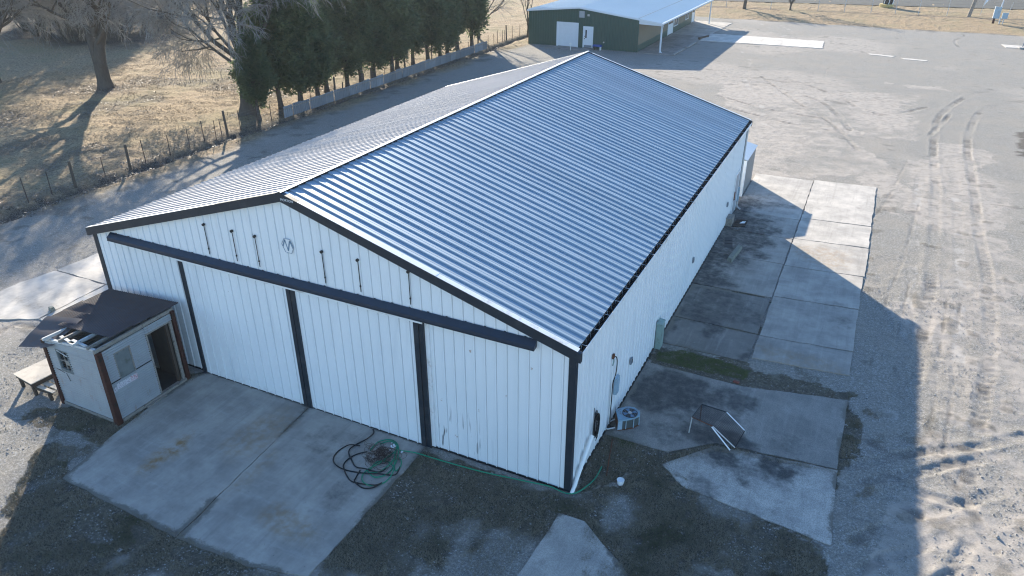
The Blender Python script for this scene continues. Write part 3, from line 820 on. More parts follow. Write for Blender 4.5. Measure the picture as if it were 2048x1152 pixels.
# rake flashing (white top) and dark rake boards
def rake(y_in, y_out, x0, x1, zo, mat, name, par, th=0.006):
    a, b = min(y_in, y_out), max(y_in, y_out)
    mb = MB()
    mb.hexa([(x0, a, zroof(x0) + zo - th), (x1, a, zroof(x1) + zo - th), (x1, b, zroof(x1) + zo - th), (x0, b, zroof(x0) + zo - th)],
            [(x0, a, zroof(x0) + zo), (x1, a, zroof(x1) + zo), (x1, b, zroof(x1) + zo), (x0, b, zroof(x0) + zo)])
    return mb.build(name, mat, par)
fl = rake(-0.155, 0.06, XM + 0.09, -4.1, 0.050, M['flash'], "rake_flashing", bld)
rake(-0.150, 0.03, -4.3, 0.10, 0.044, M['flash'], "rake_flashing", bld)
rake(-0.155, 0.02, XL, XM - 0.26, 0.046, M['flash'], "rake_flashing", bld)
rake(L + .06, L + .155, XM + 0.26, 0.10, 0.062, M['flash'], "rake_flashing", bld)
rake(L - .02, L + .155, XL, XM - 0.26, 0.036, M['flash'], "rake_flashing", bld)
def rakeboard(y0, y1, dep, name):
    mb = MB()
    e = 0.012
    pr = [(XL - .03, zroof(XL)), (XM, HR + .03), (0.19, zroof(0.19))]
    for (xa, za), (xb, zb) in zip(pr[:-1], pr[1:]):
        mb.hexa([(xa, y0, za - dep), (xb, y0, zb - dep), (xb, y1, zb - dep), (xa, y1, za - dep)],
                [(xa, y0, za + .022), (xb, y0, zb + .022), (xb, y1, zb + .022), (xa, y1, za + .022)])
    mb.hexa([(XM - .9, y0 - e, HR - .55 + .24), (XM + .9, y0 - e, HR - .55 + .24), (XM + .9, y0 - .002, HR - .55 + .24), (XM - .9, y0 - .002, HR - .55 + .24)],
            [(XM, y0 - e, HR + .0), (XM + .01, y0 - e, HR + .0), (XM + .01, y0 - .002, HR), (XM, y0 - .002, HR)]) if False else None
    return mb.build(name, M['trim'], bld)
rb = rakeboard(-0.16, -0.02, 0.27, "rake_board")
rakeboard(L + .03, L + .16, 0.25, "rake_board")
# maker's plate on the rake board at the peak
mb = MB(); mb.box(XM + 0.02, XM + 0.40, -0.168, -0.161, HR - .20, HR - .10)
plate = mb.build("name_plate", M['trim'], rb)
fc = bpy.data.curves.new("lettering", 'FONT'); fc.body = "MORTON"; fc.size = 0.105; fc.extrude = 0.001; fc.space_character = 1.05
fo = bpy.data.objects.new("lettering", fc); col.objects.link(fo)
dg = bpy.context.evaluated_depsgraph_get()
lm = bpy.data.meshes.new_from_object(fo.evaluated_get(dg)); bpy.data.objects.remove(fo)
lm.materials.clear(); lm.materials.append(M['flash'])
oo = origin(plate)
lo = place("lettering", lm, plate, (XM + 0.03 - oo.x, -0.170 - oo.y, HR - .188 - oo.z), (R(90), 0, 0))

# walls
def sheet_prof(width, nr=3, h=0.03, pos=0.5):
    p = width / nr
    pr = [(0, 0)]
    for i in range(nr):
        c = (i + pos) * p
        pr += [(c - .024, 0), (c - .016, h), (c + .014, h), (c + .022, 0), (c + .0225, -.022), (c + .037, -.022), (c + .0375, 0)]
    pr.append((width, 0))
    return pr
def wall_sheet(ax, a0, width, plane, outw, zlo, zhi, mat, name, parent, nr=3, h=0.03, a_end=None):
    pr = [(a, d) for a, d in sheet_prof(width, nr, h)]
    mb = MB(); n = len(pr); lo_, hi_ = [], []
    for a, d in pr:
        q = a0 + a
        z0 = zlo(q) if callable(zlo) else zlo
        z1 = zhi(q) if callable(zhi) else zhi
        pt = (q, plane + outw * d) if ax == 'x' else (plane + outw * d, q)
        lo_.append((pt[0], pt[1], z0)); hi_.append((pt[0], pt[1], z1))
    mb.add(lo_ + hi_, [(i, i + 1, n + i + 1, n + i) for i in range(n - 1)])
    return mb, mat, name, parent
fw = bpy.data.objects.new("front_wall", None); fw.parent = bld; col.objects.link(fw)
NF = 18; FWd = (W - 0.34) / NF
for i in range(NF):
    a0 = -W + 0.17 + i * FWd
    mid = a0 + FWd / 2
    zl = 4.75 if -13.9 < mid < -5.2 else 0.05
    m_ = M['wall2'] if mid > -5.2 else M['wall']
    mb, *_ = wall_sheet('x', a0, FWd, 0.0, -1, zl, lambda q: zroof(q) - 0.03, m_, "", fw)
    mb.build("wall_panel", m_, fw)
ew = bpy.data.objects.new("east_wall", None); ew.parent = bld; col.objects.link(ew)
NE = 24; EWd = (L - 0.30) / NE
mb, *_ = wall_sheet('y', 0, EWd, 0.0, 1, 0.05, 4.86, None, "", None)
em = mb.mesh("wall_panel", M['wall'])
for i in range(NE):
    place("wall_panel", em, ew, (-o_b.x, 0.15 + i * EWd - o_b.y, 0))
mb = MB()
mb.box(-W, -W + .03, 0.05, L - .05, 0.05, 4.86)
mb.hexa([(-W + .05, L - .03, .05), (-.05, L - .03, .05), (-.05, L, .05), (-W + .05, L, .05)], [(-W + .05, L - .03, 4.85), (-.05, L - .03, 4.85), (-.05, L, 4.85), (-W + .05, L, 4.85)])
mb.poly((-W + .05, L, 4.85), (-.05, L, 4.85), (XM, L, HR - .05))
mb.build("back_wall", M['wall'], bld)
# corner trims, base strip
for x0, x1, y0, y1 in [(-W - .03, -W + .17, -.03, .0), (-W - .03, -W, .0, .14), (-.17, .035, -.03, .0), (0.0, .035, .0, .14), (0.0, .035, L - .15, L + .02), (-W - .03, -W, L - .15, L)]:
    mb = MB(); mb.box(x0, x1, y0, y1, 0.02, 4.80 + (0.0 if y0 < 1 else 0.02)); mb.build("corner_trim", M['trim'], bld)
mb = MB(); mb.box(0.002, 0.03, .14, L - .15, 0.0, 0.06); mb.build("base_trim", M['rod'], bld)
mb = MB(); mb.box(-4.66, -.17, -.03, -.001, 0.0, 0.055); mb.build("base_trim", M['rod'], bld)
mb = MB(); mb.box(-W + .17, -14.35, -.03, -.001, 0.0, .055); mb.build("base_trim", M['rod'], bld)
# gutter with straps along the east eave
mb = MB()
zg_ = S - 0.03
mb.box(0.030, 0.175, -.10, L + .13, zg_ - .15, zg_ - .135)
mb.box(0.022, 0.030, -.10, L + .13, zg_ - .15, zg_ + .025)
gt = mb.build("gutter", M['gutter'], bld)
mb = MB(); mb.box(0.175, 0.187, -.10, L + .13, zg_ - .16, zg_ - .012); mb.build("gutter_lip", M['flash'], gt)
mb = MB(); mb.box(0.166, 0.1748, -.10, L + .13, zg_ - .134, zg_ - .02); mb.build("gutter_inside", M['gutter'], gt)
mb = MB(); mb.box(0.02, 0.19, -.125, -.101, zg_ - .17, zg_ + .02); mb.box(0.02, 0.19, L + .131, L + .15, zg_ - .17, zg_ + .02); mb.build("gutter_end", M['trim'], gt)
mb = MB(); mb.box(0.03, 0.18, -.008, .008, zg_ + .0, zg_ + .004); sm_ = mb.mesh("gutter_strap", M['flash'])
og = origin(gt)
for i in range(28): place("gutter_strap", sm_, gt, (0, 0, 0)).location = (-og.x, .35 + i * .9 - og.y, -og.z)
for ch in gt.children:
    if ch.name.startswith("gutter_strap"): ch.location.z = 0
# sliding door track: box rail with a sloped top
mb = MB()
xa, xb = -17.62, -1.10
mb.hexa([(xa, -.22, 4.68), (xb, -.22, 4.68), (xb, -.03, 4.70), (xa, -.03, 4.70)], [(xa, -.22, 4.80), (xb, -.22, 4.80), (xb, -.03, 4.93), (xa, -.03, 4.93)])
tr_ = mb.build("door_track", M['rail'], bld)
mb = MB()
mb.box(xa, xb, -.232, -.221, 4.672, 4.71)
for x_ in (-9.46, -5.0): mb.box(x_ - .01, x_ + .01, -.228, -.222, 4.71, 4.80)
mb.build("track_lip", M['trim'], tr_)
mb = MB(); mb.box(-14.4, -4.6, -.215, -.205, 4.60, 4.655); mb.build("track_guard", M['flash'], tr_)
bm_ = MB(); bm_.box(-.03, .03, -.045, -.034, 4.93, 4.955); bmesh_ = bm_.mesh("track_bracket", M['trim'])
ot = origin(tr_)
for i in range(27):
    place("track_bracket", bmesh_, tr_, (-17.3 + i * .61 - ot.x, -ot.y, -ot.z)).location.z = 0
# doors
def sliding(x0, x1, y):
    d = bpy.data.objects.new("sliding_door", None); d.parent = bld; col.objects.link(d)
    ns = 4; w_ = (x1 - x0 - 0.28) / ns
    for i in range(ns):
        mb, *_ = wall_sheet('x', x0 + .14 + i * w_, w_, y, -1, 0.06, 4.66, None, "", None)
        mb.build("door_sheet", M['wall'], d)
    mb = MB(); mb.box(x0 + .14, x1 - .14, y + .028, y + .06, 0.05, 4.66); mb.build("door_core", M['wall'], d)
    mb = MB(); mb.box(x0 + .14, x1 - .14, y - .02, y - .0005, 0.03, 0.0595); mb.build("bottom_rail", M['rod'], d)
    return d
d1 = sliding(-14.30, -9.50, -.10)
d2 = sliding(-9.50, -4.80, -.10)
for x0, x1, par in [(-14.32, -14.16, d1), (-9.66, -9.515, d1), (-9.485, -9.33, d2), (-4.96, -4.80, d2)]:
    mb = MB(); mb.box(x0, x1, -.15, -.05, 0.03, 4.655); mb.build("edge_trim", M['trim'], par)
mb = MB(); mb.box(-4.79, -4.64, -.11, -.001, 0.02, 4.65); mb.build("door_jamb", M['trim'], bld)
mb = MB(); mb.box(-4.635, -4.50, -.05, -.001, 0.06, 4.65); mb.build("jamb_flashing", M['flash'], bld)
# emblem: hexagon ring with an M inside
ex, ez = -9.39, 6.03
hexp = [(-0.10, .235), (.115, .22), (.225, -.02), (.12, -.235), (-.115, -.225), (-.225, .03)]
mb = MB(); mb.hexa([(ex + a * 1.04, -.034, ez + b * 1.04) for a, b in hexp], [(ex + a * 1.04, -.026, ez + b * 1.04) for a, b in hexp])
em_ = mb.build("emblem", M['flash'], bld)
mb = MB()
for i in range(6):
    a, b = hexp[i], hexp[(i + 1) % 6]
    mb.beam((ex + a[0], -.038, ez + a[1]), (ex + b[0], -.038, ez + b[1]), .006, .022, (0, 1, 0))
for a, b, w_ in [((-.19, -.05), (-.085, .19), .05), ((-.085, .19), (0.0, -.17), .035), ((0.0, -.17), (.10, .17), .05), ((.10, .17), (.20, -.06), .035)]:
    mb.beam((ex + a[0], -.040, ez + a[1]), (ex + b[0], -.040, ez + b[1]), .006, w_ * .9, (1, 0, 0)) if False else mb.beam((ex + a[0], -.040, ez + a[1]), (ex + b[0], -.040, ez + b[1]), w_ * .8, .006, (0, 1, 0))
t_e = simple("emblem_ink", (0.16, 0.24, 0.33), 0.5, 0.1)
mb.build("emblem_letter", t_e, em_)
# thin rods with round ends above the track
for x_ in (-12.82, -11.62, -10.68, -8.09, -6.79, -5.06):
    mb = MB(); mb.tube([(x_, -.045, 5.05), (x_, -.045, 6.08)], .013, 5)
    h_ = mb.build("hanger_rod", M['rod'], bld)
    mb = MB(); mb.tube([(x_, -.09, 6.10), (x_, -.02, 6.10)], .045, 8); mb.build("rod_end", M['rod'], h_)
    mb = MB(); mb.box(x_ - .02, x_ + .02, -.06, -.03, 5.22, 5.27); mb.build("rod_clamp", M['rod'], h_)
# fittings on the east wall
for y_ in (5.42, 14.27, 21.71):
    mb = MB(); mb.box(0.02, .08, y_ - .08, y_ + .08, 1.24, 1.48); ob_ = mb.build("outlet_box", M['grey'], bld)
    mb = MB(); mb.box(.08, .088, y_ - .045, y_ + .045, 1.29, 1.43); mb.build("outlet_cover", M['black'], ob_)
mb = MB(); mb.box(.02, .12, 3.66, 3.92, 1.08, 1.72); db = mb.build("switch_box", M['bluegrey'], bld)
mb = MB(); mb.box(.12, .135, 3.69, 3.89, 1.14, 1.66); mb.build("switch_cover", M['bluegrey'], db)
mb = MB(); mb.box(.02, .075, 3.22, 3.34, 2.72, 2.86); cb = mb.build("cable_box", M['rust'], bld)
mb = MB(); mb.tube(catmull([(.06, 3.30, 2.78), (.10, 3.45, 2.66), (.10, 3.55, 2.35), (.09, 3.52, 2.0), (.06, 3.38, 1.70), (.06, 3.38, 1.1), (.07, 3.32, .55), (.13, 3.20, .18), (.22, 3.3, .12)], 6), .018, 6)
mb.build("cable", M['black'], cb)
mb = MB(); mb.tube(catmull([(.06, 3.28, 2.74), (.08, 3.24, 2.62), (.06, 3.22, 2.48)], 5), .02, 6); mb.build("cable", M['greenbox'], cb)
mb = MB(); mb.tube([(.05, 3.30, 2.2), (.05, 3.30, .2)], .012, 5); mb.build("pipe", M['pvc'], cb)
# personnel door near the back of the east wall
mb = MB(); mb.box(0.021, .034, 23.45, 24.55, 0.03, 2.35); pdr = mb.build("door", M['dooreggshell'], bld)
mb = MB(); mb.box(.021, .055, 23.36, 23.45, .02, 2.44); mb.box(.021, .055, 24.55, 24.64, .02, 2.44); mb.box(.021, .055, 23.45, 24.55, 2.35, 2.44); mb.build("door_frame", M['wall'], pdr)
mb = MB(); mb.box(.035, .09, 23.46, 23.66, .98, 1.42); mb.build("lock_plate", M['rust'], pdr)
mb = MB(); mb.tube([(.034, 23.58, 1.0), (.11, 23.58, 1.0)], .03, 8); mb.build("handle", M['rod'], pdr)
mb = MB(); mb.tube(catmull([(.11, 24.86, 4.7), (.08, 24.86, 4.3), (.08, 24.86, .5), (.10, 24.80, .22), (.32, 24.66, .10)], 4), .045, 6); mb.build("downspout", M['galv'], bld)
mb = MB(); mb.box(.02, .14, 24.70, 24.79, .5, 1.3); mb.build("meter_box", M['bluegrey'], bld)

# ------------------------------------------------------------------ small building behind the back wall
ln_ = thing("storage_hut", "small grey hut with a sloping sky-tinted roof behind the back corner", "shed", (-1.8, 28.6, 0))
mb = MB()
mb.box(-3.5, -.02, 27.0, 30.2, 0, 2.15)
mb.build("wall", M['leanto'], ln_)
mb = MB(); mb.hexa([(-3.6, 26.94, 3.05), (.04, 26.94, 2.16), (.04, 30.26, 2.16), (-3.6, 30.26, 3.05)], [(-3.6, 26.94, 3.09), (.04, 26.94, 2.20), (.04, 30.26, 2.20), (-3.6, 30.26, 3.09)])
mb.build("roof", M['skytintroof'], ln_)
mb = MB(); mb.box(-.16, .0, 26.96, 27.0, 0, 2.15); mb.box(-.02, .0, 27.0, 27.06, 0, 2.15); mb.build("corner_trim", M['gwhite'], ln_)
mb = MB(); mb.poly((-3.5, 27.0, 2.15), (-.02, 27.0, 2.15), (-3.5, 27.0, 3.0)); mb.poly((-3.5, 30.2, 2.15), (-.02, 30.2, 2.15), (-3.5, 30.2, 3.0)); mb.box(-3.52, -3.5, 27.0, 30.2, 0, 3.0); mb.build("gable", M['leanto'], ln_)

# ------------------------------------------------------------------ tin shed at the front left
SX0, SX1, SY0, SY1 = -17.23, -14.53, -3.55, -0.72
shed = thing("tin_shed", "small derelict corrugated tin shed with torn roof and red corner posts", "shed", ((SX0 + SX1) / 2, (SY0 + SY1) / 2, 0))
def stop(x): return 2.62 + (x - SX0) / (SX1 - SX0) * 0.26
def corr(ax, a0, a1, plane, out, z0, z1a, z1b, name, par, pitch=0.085, amp=0.016, mat='corr'):
    mb = MB(); n = max(4, int((max(z1a, z1b) - z0) / (pitch / 4)))
    va, vb = [], []
    for i in range(n + 1):
        f = i / n
        d = plane + out * (amp * math.sin(2 * math.pi * f * (max(z1a, z1b) - z0) / pitch) + amp)
        for lst, a, zt in ((va, a0, z1a), (vb, a1, z1b)):
            z = z0 + f * (zt - z0)
            lst.append((a, d, z) if ax == 'x' else (d, a, z))
    m = n + 1
    mb.add(va + vb, [(i, m + i, m + i + 1, i + 1) for i in range(n)])
    return mb.build(name, M[mat], par, True)
fwl = bpy.data.objects.new("front_wall", None); fwl.parent = shed; col.objects.link(fwl)
wx0, wx1, wz0, wz1 = -16.70, -16.12, 1.50, 2.36
corr('x', SX0 + .08, SX1 - .1, SY0, -1, .12, .62, .62, "wall_sheet", fwl)
corr('x', SX0 + .08, SX1 - .1, SY0 - .004, -1, .60, 1.14, 1.14, "wall_sheet", fwl)
corr('x', SX0 + .08, SX1 - .1, SY0 - .008, -1, 1.12, wz0, wz0, "wall_sheet", fwl)
corr('x', SX0 + .08, wx0, SY0 - .006, -1, wz0, wz1, wz1, "wall_sheet", fwl)
corr('x', wx1, SX1 - .1, SY0 - .006, -1, wz0, wz1, wz1, "wall_sheet", fwl)
corr('x', SX0 + .08, SX1 - .1, SY0 - .010, -1, wz1, stop(SX0) - .1, stop(SX1) - .1, "wall_sheet", fwl)
ewl = bpy.data.objects.new("side_wall", None); ewl.parent = shed; col.objects.link(ewl)
corr('y', SY0 + .1, -1.85, SX1, 1, .12, .80, .80, "wall_sheet", ewl)
corr('y', SY0 + .1, -1.85, SX1 + .004, 1, .78, 1.50, 1.50, "wall_sheet", ewl)
corr('y', SY0 + .1, -3.09, SX1 - .004, 1, 1.54, 2.74, 2.74, "wall_sheet", ewl)
corr('y', -2.48, -1.85, SX1 - .004, 1, 1.54, 2.50, 2.50, "wall_sheet", ewl)
corr('y', -3.09, -1.85, SX1 - .006, 1, 2.47, 2.76, 2.76, "wall_sheet", ewl)
corr('y', -1.85, SY1 + .02, SX1 - .004, 1, 2.52, 2.77, 2.77, "wall_sheet", ewl)
corr('x', SX0, SX1, SY1, 1, .1, 2.6, 2.85, "back_wall", shed)
corr('y', SY0, SY1, SX0, -1, .1, 2.58, 2.58, "west_wall", shed)
# corner posts
for (px_, py_, s_, h_) in [(SX1 + .01, SY0 - .01, .19, 2.78), (SX0 + .0, SY0 - .0, .15, 2.56), (SX1 + .02, SY1 + .02, .15, 2.84), (SX0, SY1, .14, 2.56)]:
    mb = MB(); mb.hexa([(px_ - s_ / 2, py_ - s_ / 2, 0), (px_ + s_ / 2, py_ - s_ / 2, 0), (px_ + s_ / 2, py_ + s_ / 2, 0), (px_ - s_ / 2, py_ + s_ / 2, 0)],
                       [(px_ - s_ * .42, py_ - s_ * .42, h_), (px_ + s_ * .42, py_ - s_ * .42, h_), (px_ + s_ * .42, py_ + s_ * .42, h_), (px_ - s_ * .42, py_ + s_ * .42, h_)])
    mb.build("corner_post", M['redpost'], shed)
# sills, floor, plate beams
mb = MB(); mb.box(SX0, SX1 - .1, SY0 - .06, SY0 + .06, .02, .13); mb.build("sill_beam", M['wood'], shed)
mb = MB(); mb.box(SX1 - .06, SX1 + .08, SY0 + .12, SY1, .02, .13); mb.build("sill_beam", M['wood'], shed)
mb = MB(); mb.box(SX1 + .085, SX1 + .16, -2.55, -1.75, .01, .07); mb.build("loose_board", M['wood'], shed)
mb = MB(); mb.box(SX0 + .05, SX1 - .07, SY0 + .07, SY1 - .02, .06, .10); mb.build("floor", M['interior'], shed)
mb = MB(); mb.beam((SX1 - .03, SY0 - .1, 2.83), (SX1 - .03, SY1 + .1, 2.86), .07, .12); mb.build("top_plate", M['wood'], shed)
mb = MB(); mb.beam((SX0, SY0 + .03, stop(SX0) - .06), (SX1, SY0 + .03, stop(SX1) - .06), .08, .09); mb.build("top_plate", M['palewood'], shed)
# exposed rafters along the torn front strip
for a, b, m_ in [((-16.95, -3.72, 2.70), (-16.7, -1.2, 2.72), 'palewood'), ((-16.28, -3.62, 2.76), (-16.2, -1.2, 2.76), 'wood'), ((-15.55, -3.66, 2.82), (-15.5, -1.2, 2.82), 'palewood'), ((-14.9, -3.62, 2.86), (-14.9, -1.0, 2.86), 'wood')]:
    mb = MB(); mb.beam(a, b, .06, .10); mb.build("rafter", M[m_], shed)
mb = MB(); mb.beam((-16.55, -3.35, 2.74), (-15.9, -3.50, 2.80), .10, .025); mb.beam((-15.9, -3.40, 2.80), (-15.05, -3.52, 2.86), .09, .025); mb.build("loose_board", M['palewood'], shed)
# roof sheets, corrugations running front to back
def roof_sheet(x0, x1, y0, y1, zf, name, par, pitch=0.10, amp=0.020, bend=None):
    mb = MB(); n = int((x1 - x0) / (pitch / 4)); ys = [y0, y1]
    rows = []
    for y in ys:
        rows.append([(x0 + (x1 - x0) * i / n, y, zf(x0 + (x1 - x0) * i / n, y) + amp * math.sin(2 * math.pi * (x1 - x0) * i / n / pitch)) for i in range(n + 1)])
    m = n + 1
    mb.add(rows[0] + rows[1], [(i, i + 1, m + i + 1, m + i) for i in range(n)])
    return mb.build(name, M['rustroof'], par, True)
zr_ = lambda x, y: 2.735 + (x - SX0) / (SX1 - SX0) * 0.215
roof_sheet(-18.12, -14.52, -1.48, -0.32, lambda x, y: zr_(x, y) + .03 + (y + 1.48) * -.01, "roof_sheet", shed)
roof_sheet(-18.16, -14.56, -2.17, -1.38, lambda x, y: zr_(x, y) + .045, "roof_sheet", shed)
roof_sheet(-17.2, -14.60, -2.98, -2.08, lambda x, y: zr_(x, y) + .055 + (y + 2.98) * .02, "roof_sheet", shed)
roof_sheet(-18.1, -17.2, -2.75, -2.08, lambda x, y: zr_(x, y) + .052, "roof_sheet", shed)
# the peeled sheet at the front left, curling up at its east end
mb = MB(); n = 30; m = 10; V = []
for j in range(m + 1):
    for i in range(n + 1):
        f, g = i / n, j / m
        x = -18.05 + 1.45 * f; y = -3.95 + 1.20 * g + 0.28 * f
        z = 2.36 + 0.46 * g + 0.10 * f + 0.16 * max(0, f - .75) * 4 * (1 - g) * .5 + .012 * math.sin(2 * math.pi * g * 8) - .10 * (1 - g) ** 2 * (1 - f)
        V.append((x, y, z))
mb.add(V, [(j * (n + 1) + i, j * (n + 1) + i + 1, (j + 1) * (n + 1) + i + 1, (j + 1) * (n + 1) + i) for j in range(m) for i in range(n)])
mb.build("torn_roof_sheet", M['rustroof'], shed, True)["label"] = "peeled roof sheet hanging over the front left corner"
# window in the front wall: frame, muntins, dark room behind, one broken pane
mb = MB()
y_ = SY0 - .035
for a in [(wx0, wx0 + .06, wz0, wz1), (wx1 - .05, wx1, wz0, wz1), (wx0 + .06, wx1 - .05, wz0, wz0 + .12), (wx0 + .06, wx1 - .05, wz1 - .04, wz1)]: mb.box(a[0], a[1], y_, y_ + .07, a[2], a[3])
wf = mb.build("window_frame", M['greyply'], shed)
mb = MB(); xm_ = (wx0 + wx1) / 2 + .03; mb.box(xm_ - .015, xm_ + .015, y_ + .02, y_ + .05, wz0 + .12, wz1 - .04); mb.box(wx0 + .06, xm_ - .015, y_ + .02, y_ + .05, 1.92, 1.95); mb.box(xm_ + .015, wx1 - .05, y_ + .02, y_ + .05, 1.80, 1.98); mb.build("muntin", M['wood'], wf)
mb = MB(); mb.beam((wx0 + .06, y_ + .01, wz1 - .06), (wx1 - .04, y_ + .0, wz1 - .17), .02, .03); mb.build("loose_slat", M['palewood'], wf)
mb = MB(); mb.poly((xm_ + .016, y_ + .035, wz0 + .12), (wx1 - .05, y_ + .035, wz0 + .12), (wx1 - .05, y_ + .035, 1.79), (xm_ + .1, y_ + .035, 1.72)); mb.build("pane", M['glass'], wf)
mb = MB(); mb.beam((wx0 - .25, y_ + .0, 1.52), (wx0 + .1, y_ + .0, 1.45), .01, .02); mb.beam((wx0 + .2, y_, 1.44), (wx0 + .3, y_ + .0, 1.16), .01, .02); mb.build("torn_edge", M['rod'], fwl)
# boarded window in the side wall
mb = MB(); mb.box(SX1 - .05, SX1 - .02, -3.06, -2.51, 1.40, 2.44); bw = mb.build("window_board", M['greyply'], shed)
mb = MB(); mb.box(SX1 - .04, SX1 + .012, -3.09, -3.055, 1.5, 2.47); mb.box(SX1 - .04, SX1 + .012, -2.515, -2.48, 1.5, 2.47); mb.box(SX1 - .04, SX1 + .012, -3.055, -2.515, 2.43, 2.465); mb.build("window_frame", M['wood'], bw)
mb = MB(); mb.box(SX1 - .03, SX1 + .02, -3.42, -3.07, 1.50, 1.54); mb.box(SX1 - .02, SX1 + .02, -2.47, -1.87, 1.51, 1.54); mb.build("lap_strip", M['rod'], ewl)
# faded sign
so_ = thing("sign_dummy", "x", "sign") if False else None
mb = MB(); mb.hexa([(SX1 + .030, -3.30, 1.22), (SX1 + .030, -2.52, 1.20), (SX1 + .030, -2.50, 1.40), (SX1 + .030, -3.28, 1.42)][::1], [(SX1 + .038, -3.30, 1.22), (SX1 + .038, -2.52, 1.20), (SX1 + .038, -2.50, 1.40), (SX1 + .038, -3.28, 1.42)])
sg = place("faded_sign", mb.mesh("faded_sign", M['sign'], (SX1 + .034, -2.9, 1.31)), shed, (SX1 + .034 - shed.location.x, -2.9 - shed.location.y, 1.31))
mb = MB(); mb.hexa([(SX1 + .030, -3.44, 1.17), (SX1 + .030, -3.31, 1.18), (SX1 + .030, -3.31, 1.34), (SX1 + .030, -3.40, 1.34)], [(SX1 + .036, -3.44, 1.17), (SX1 + .036, -3.31, 1.18), (SX1 + .036, -3.31, 1.34), (SX1 + .036, -3.40, 1.34)])
mb.build("torn_sign_end", M['sign'], shed)
# doorway: jamb boards and an inner partition
mb = MB(); mb.box(SX1 - .05, SX1 + .03, -1.86, -1.80, .13, 2.52); mb.build("door_jamb", M['wood'], shed)
mb = MB(); mb.box(SX1 - .03, SX1 + .035, -.90, -.80, .10, 2.52); mb.build("door_jamb", M['wood'], shed)
mb = MB(); mb.box(SX1 - .10, SX1 + .01, -1.06, -.97, .10, 2.50); mb.build("door_jamb", M['darkwood'], shed)
mb = MB(); mb.box(SX1 - .9, SX1 - .86, -3.4, -1.35, .1, 2.5); mb.build("partition", M['greyply'], shed)
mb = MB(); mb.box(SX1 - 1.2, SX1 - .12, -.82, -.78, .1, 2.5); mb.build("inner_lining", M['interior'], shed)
mb = MB(); mb.box(SX1 - .06, SX1 + .02, -1.80, -.9, 2.47, 2.53); mb.build("door_head", M['wood'], shed)

# work bench beside the shed
bench = thing("work_bench", "low wooden bench with a bleached plywood top beside the tin shed", "bench", (-18.7, -3.2, 0))
mb = MB(); mb.hexa([(-19.55, -3.70, .55), (-18.38, -3.82, .55), (-18.30, -2.55, .55), (-19.42, -2.45, .55)], [(-19.55, -3.70, .58), (-18.38, -3.82, .58), (-18.30, -2.55, .58), (-19.42, -2.45, .58)])
mb.build("bench_top", M['ply'], bench)
for i, (ya, yb) in enumerate([(-3.68, -3.56), (-3.48, -3.32), (-3.24, -3.08)]):
    mb = MB(); mb.box(-18.42, -17.55, ya, yb, .36, .385); mb.build("slat", M['ply'], bench)
for x_, y_ in [(-18.52, -3.70), (-17.75, -3.66), (-19.4, -3.58), (-19.3, -2.6), (-18.42, -2.62), (-17.7, -2.98)]:
    mb = MB(); mb.beam((x_, y_, 0), (x_ - .04, y_, .55 if x_ < -18 else .36), .09, .09); mb.build("leg", M['darkwood'], bench)
mb = MB(); mb.beam((-19.45, -3.66, .50), (-18.42, -3.78, .50), .05, .10); mb.beam((-18.40, -3.76, .47), (-18.34, -2.6, .47), .05, .15); mb.beam((-18.5, -3.68, .30), (-17.65, -3.64, .30), .05, .11); mb.build("apron", M['darkwood'], bench)

# ------------------------------------------------------------------ things along the east wall
# AC condenser
ac = thing("condenser_unit", "rusty blue-grey air conditioning unit with a round fan top", "air conditioner", (.55, 3.75, 0.03))
acp = [(.12, 3.76), (.38, 3.24), (.60, 3.40), (.80, 3.58), (.92, 3.80), (.86, 4.02), (.64, 4.13), (.40, 4.08)]
mb = MB(); mb.prism(acp, .40, .46); mb.build("top_pan", simple("ac_top", (0.22, 0.34, 0.42), 0.5, 0.2, 9.0, dirt=(0.20, 0.10, 0.05)), ac)
mb = MB(); sc_ = lambda f: [(.55 + (x - .55) * f, 3.72 + (y - 3.72) * f) for x, y in acp]
mb.prism(sc_(.93), .06, .398); mb.build("coil", simple("ac_coil", (0.07, 0.085, 0.085), 0.6, 0.3, 40.0), ac)
mb = MB(); mb.prism(acp, .03, .07); mb.build("base_pan", M['rust'], ac)
mb = MB(); mb.hexa([(.375, 3.235, .07), (.50, 3.32, .07), (.49, 3.35, .07), (.37, 3.27, .07)], [(.375, 3.235, .40), (.50, 3.32, .40), (.49, 3.35, .40), (.37, 3.27, .40)]); mb.build("side_panel", M['bluegrey'], ac)
mb = MB(); mb.hexa([(.115, 3.75, .07), (.37, 3.235, .07), (.385, 3.26, .07), (.14, 3.77, .07)], [(.115, 3.75, .40), (.37, 3.235, .40), (.385, 3.26, .40), (.14, 3.77, .40)]); mb.build("back_panel", M['rust'], ac)
for p in acp[2:6]:
    mb = MB(); mb.box(p[0] - .012, p[0] + .012, p[1] - .012, p[1] + .012, .07, .40); mb.build("corner_rail", M['bluegrey'], ac)
cx, cy = .60, 3.77
mb = MB(); mb.tube([(cx, cy, .461), (cx, cy, .466)], .255, 28); fg = mb.build("fan_opening", M['black'], ac)
mb = MB()
for k_ in range(4):
    a0 = k_ * math.pi / 2 + .5
    mb.poly(*[(cx + r_ * math.cos(a0 + d_), cy + r_ * math.sin(a0 + d_), .469 + dz) for r_, d_, dz in [(.05, 0, 0), (.235, -.1, .012), (.235, .55, 0), (.05, .5, -.002)]])
mb.build("fan_blade", simple("fan_blade", (0.10, 0.22, 0.36), 0.4, 0.2), fg)
mb = MB(); mb.tube([(cx, cy, .468), (cx, cy, .49)], .06, 14); mb.build("fan_hub", M['galv'], fg)
mb = MB()
for rr in (.10, .15, .20, .25):
    mb.tube([(cx + rr * math.cos(2 * math.pi * i / 24), cy + rr * math.sin(2 * math.pi * i / 24), .495) for i in range(25)], .004, 4, False)
mb.build("fan_guard", M['grey'], fg)
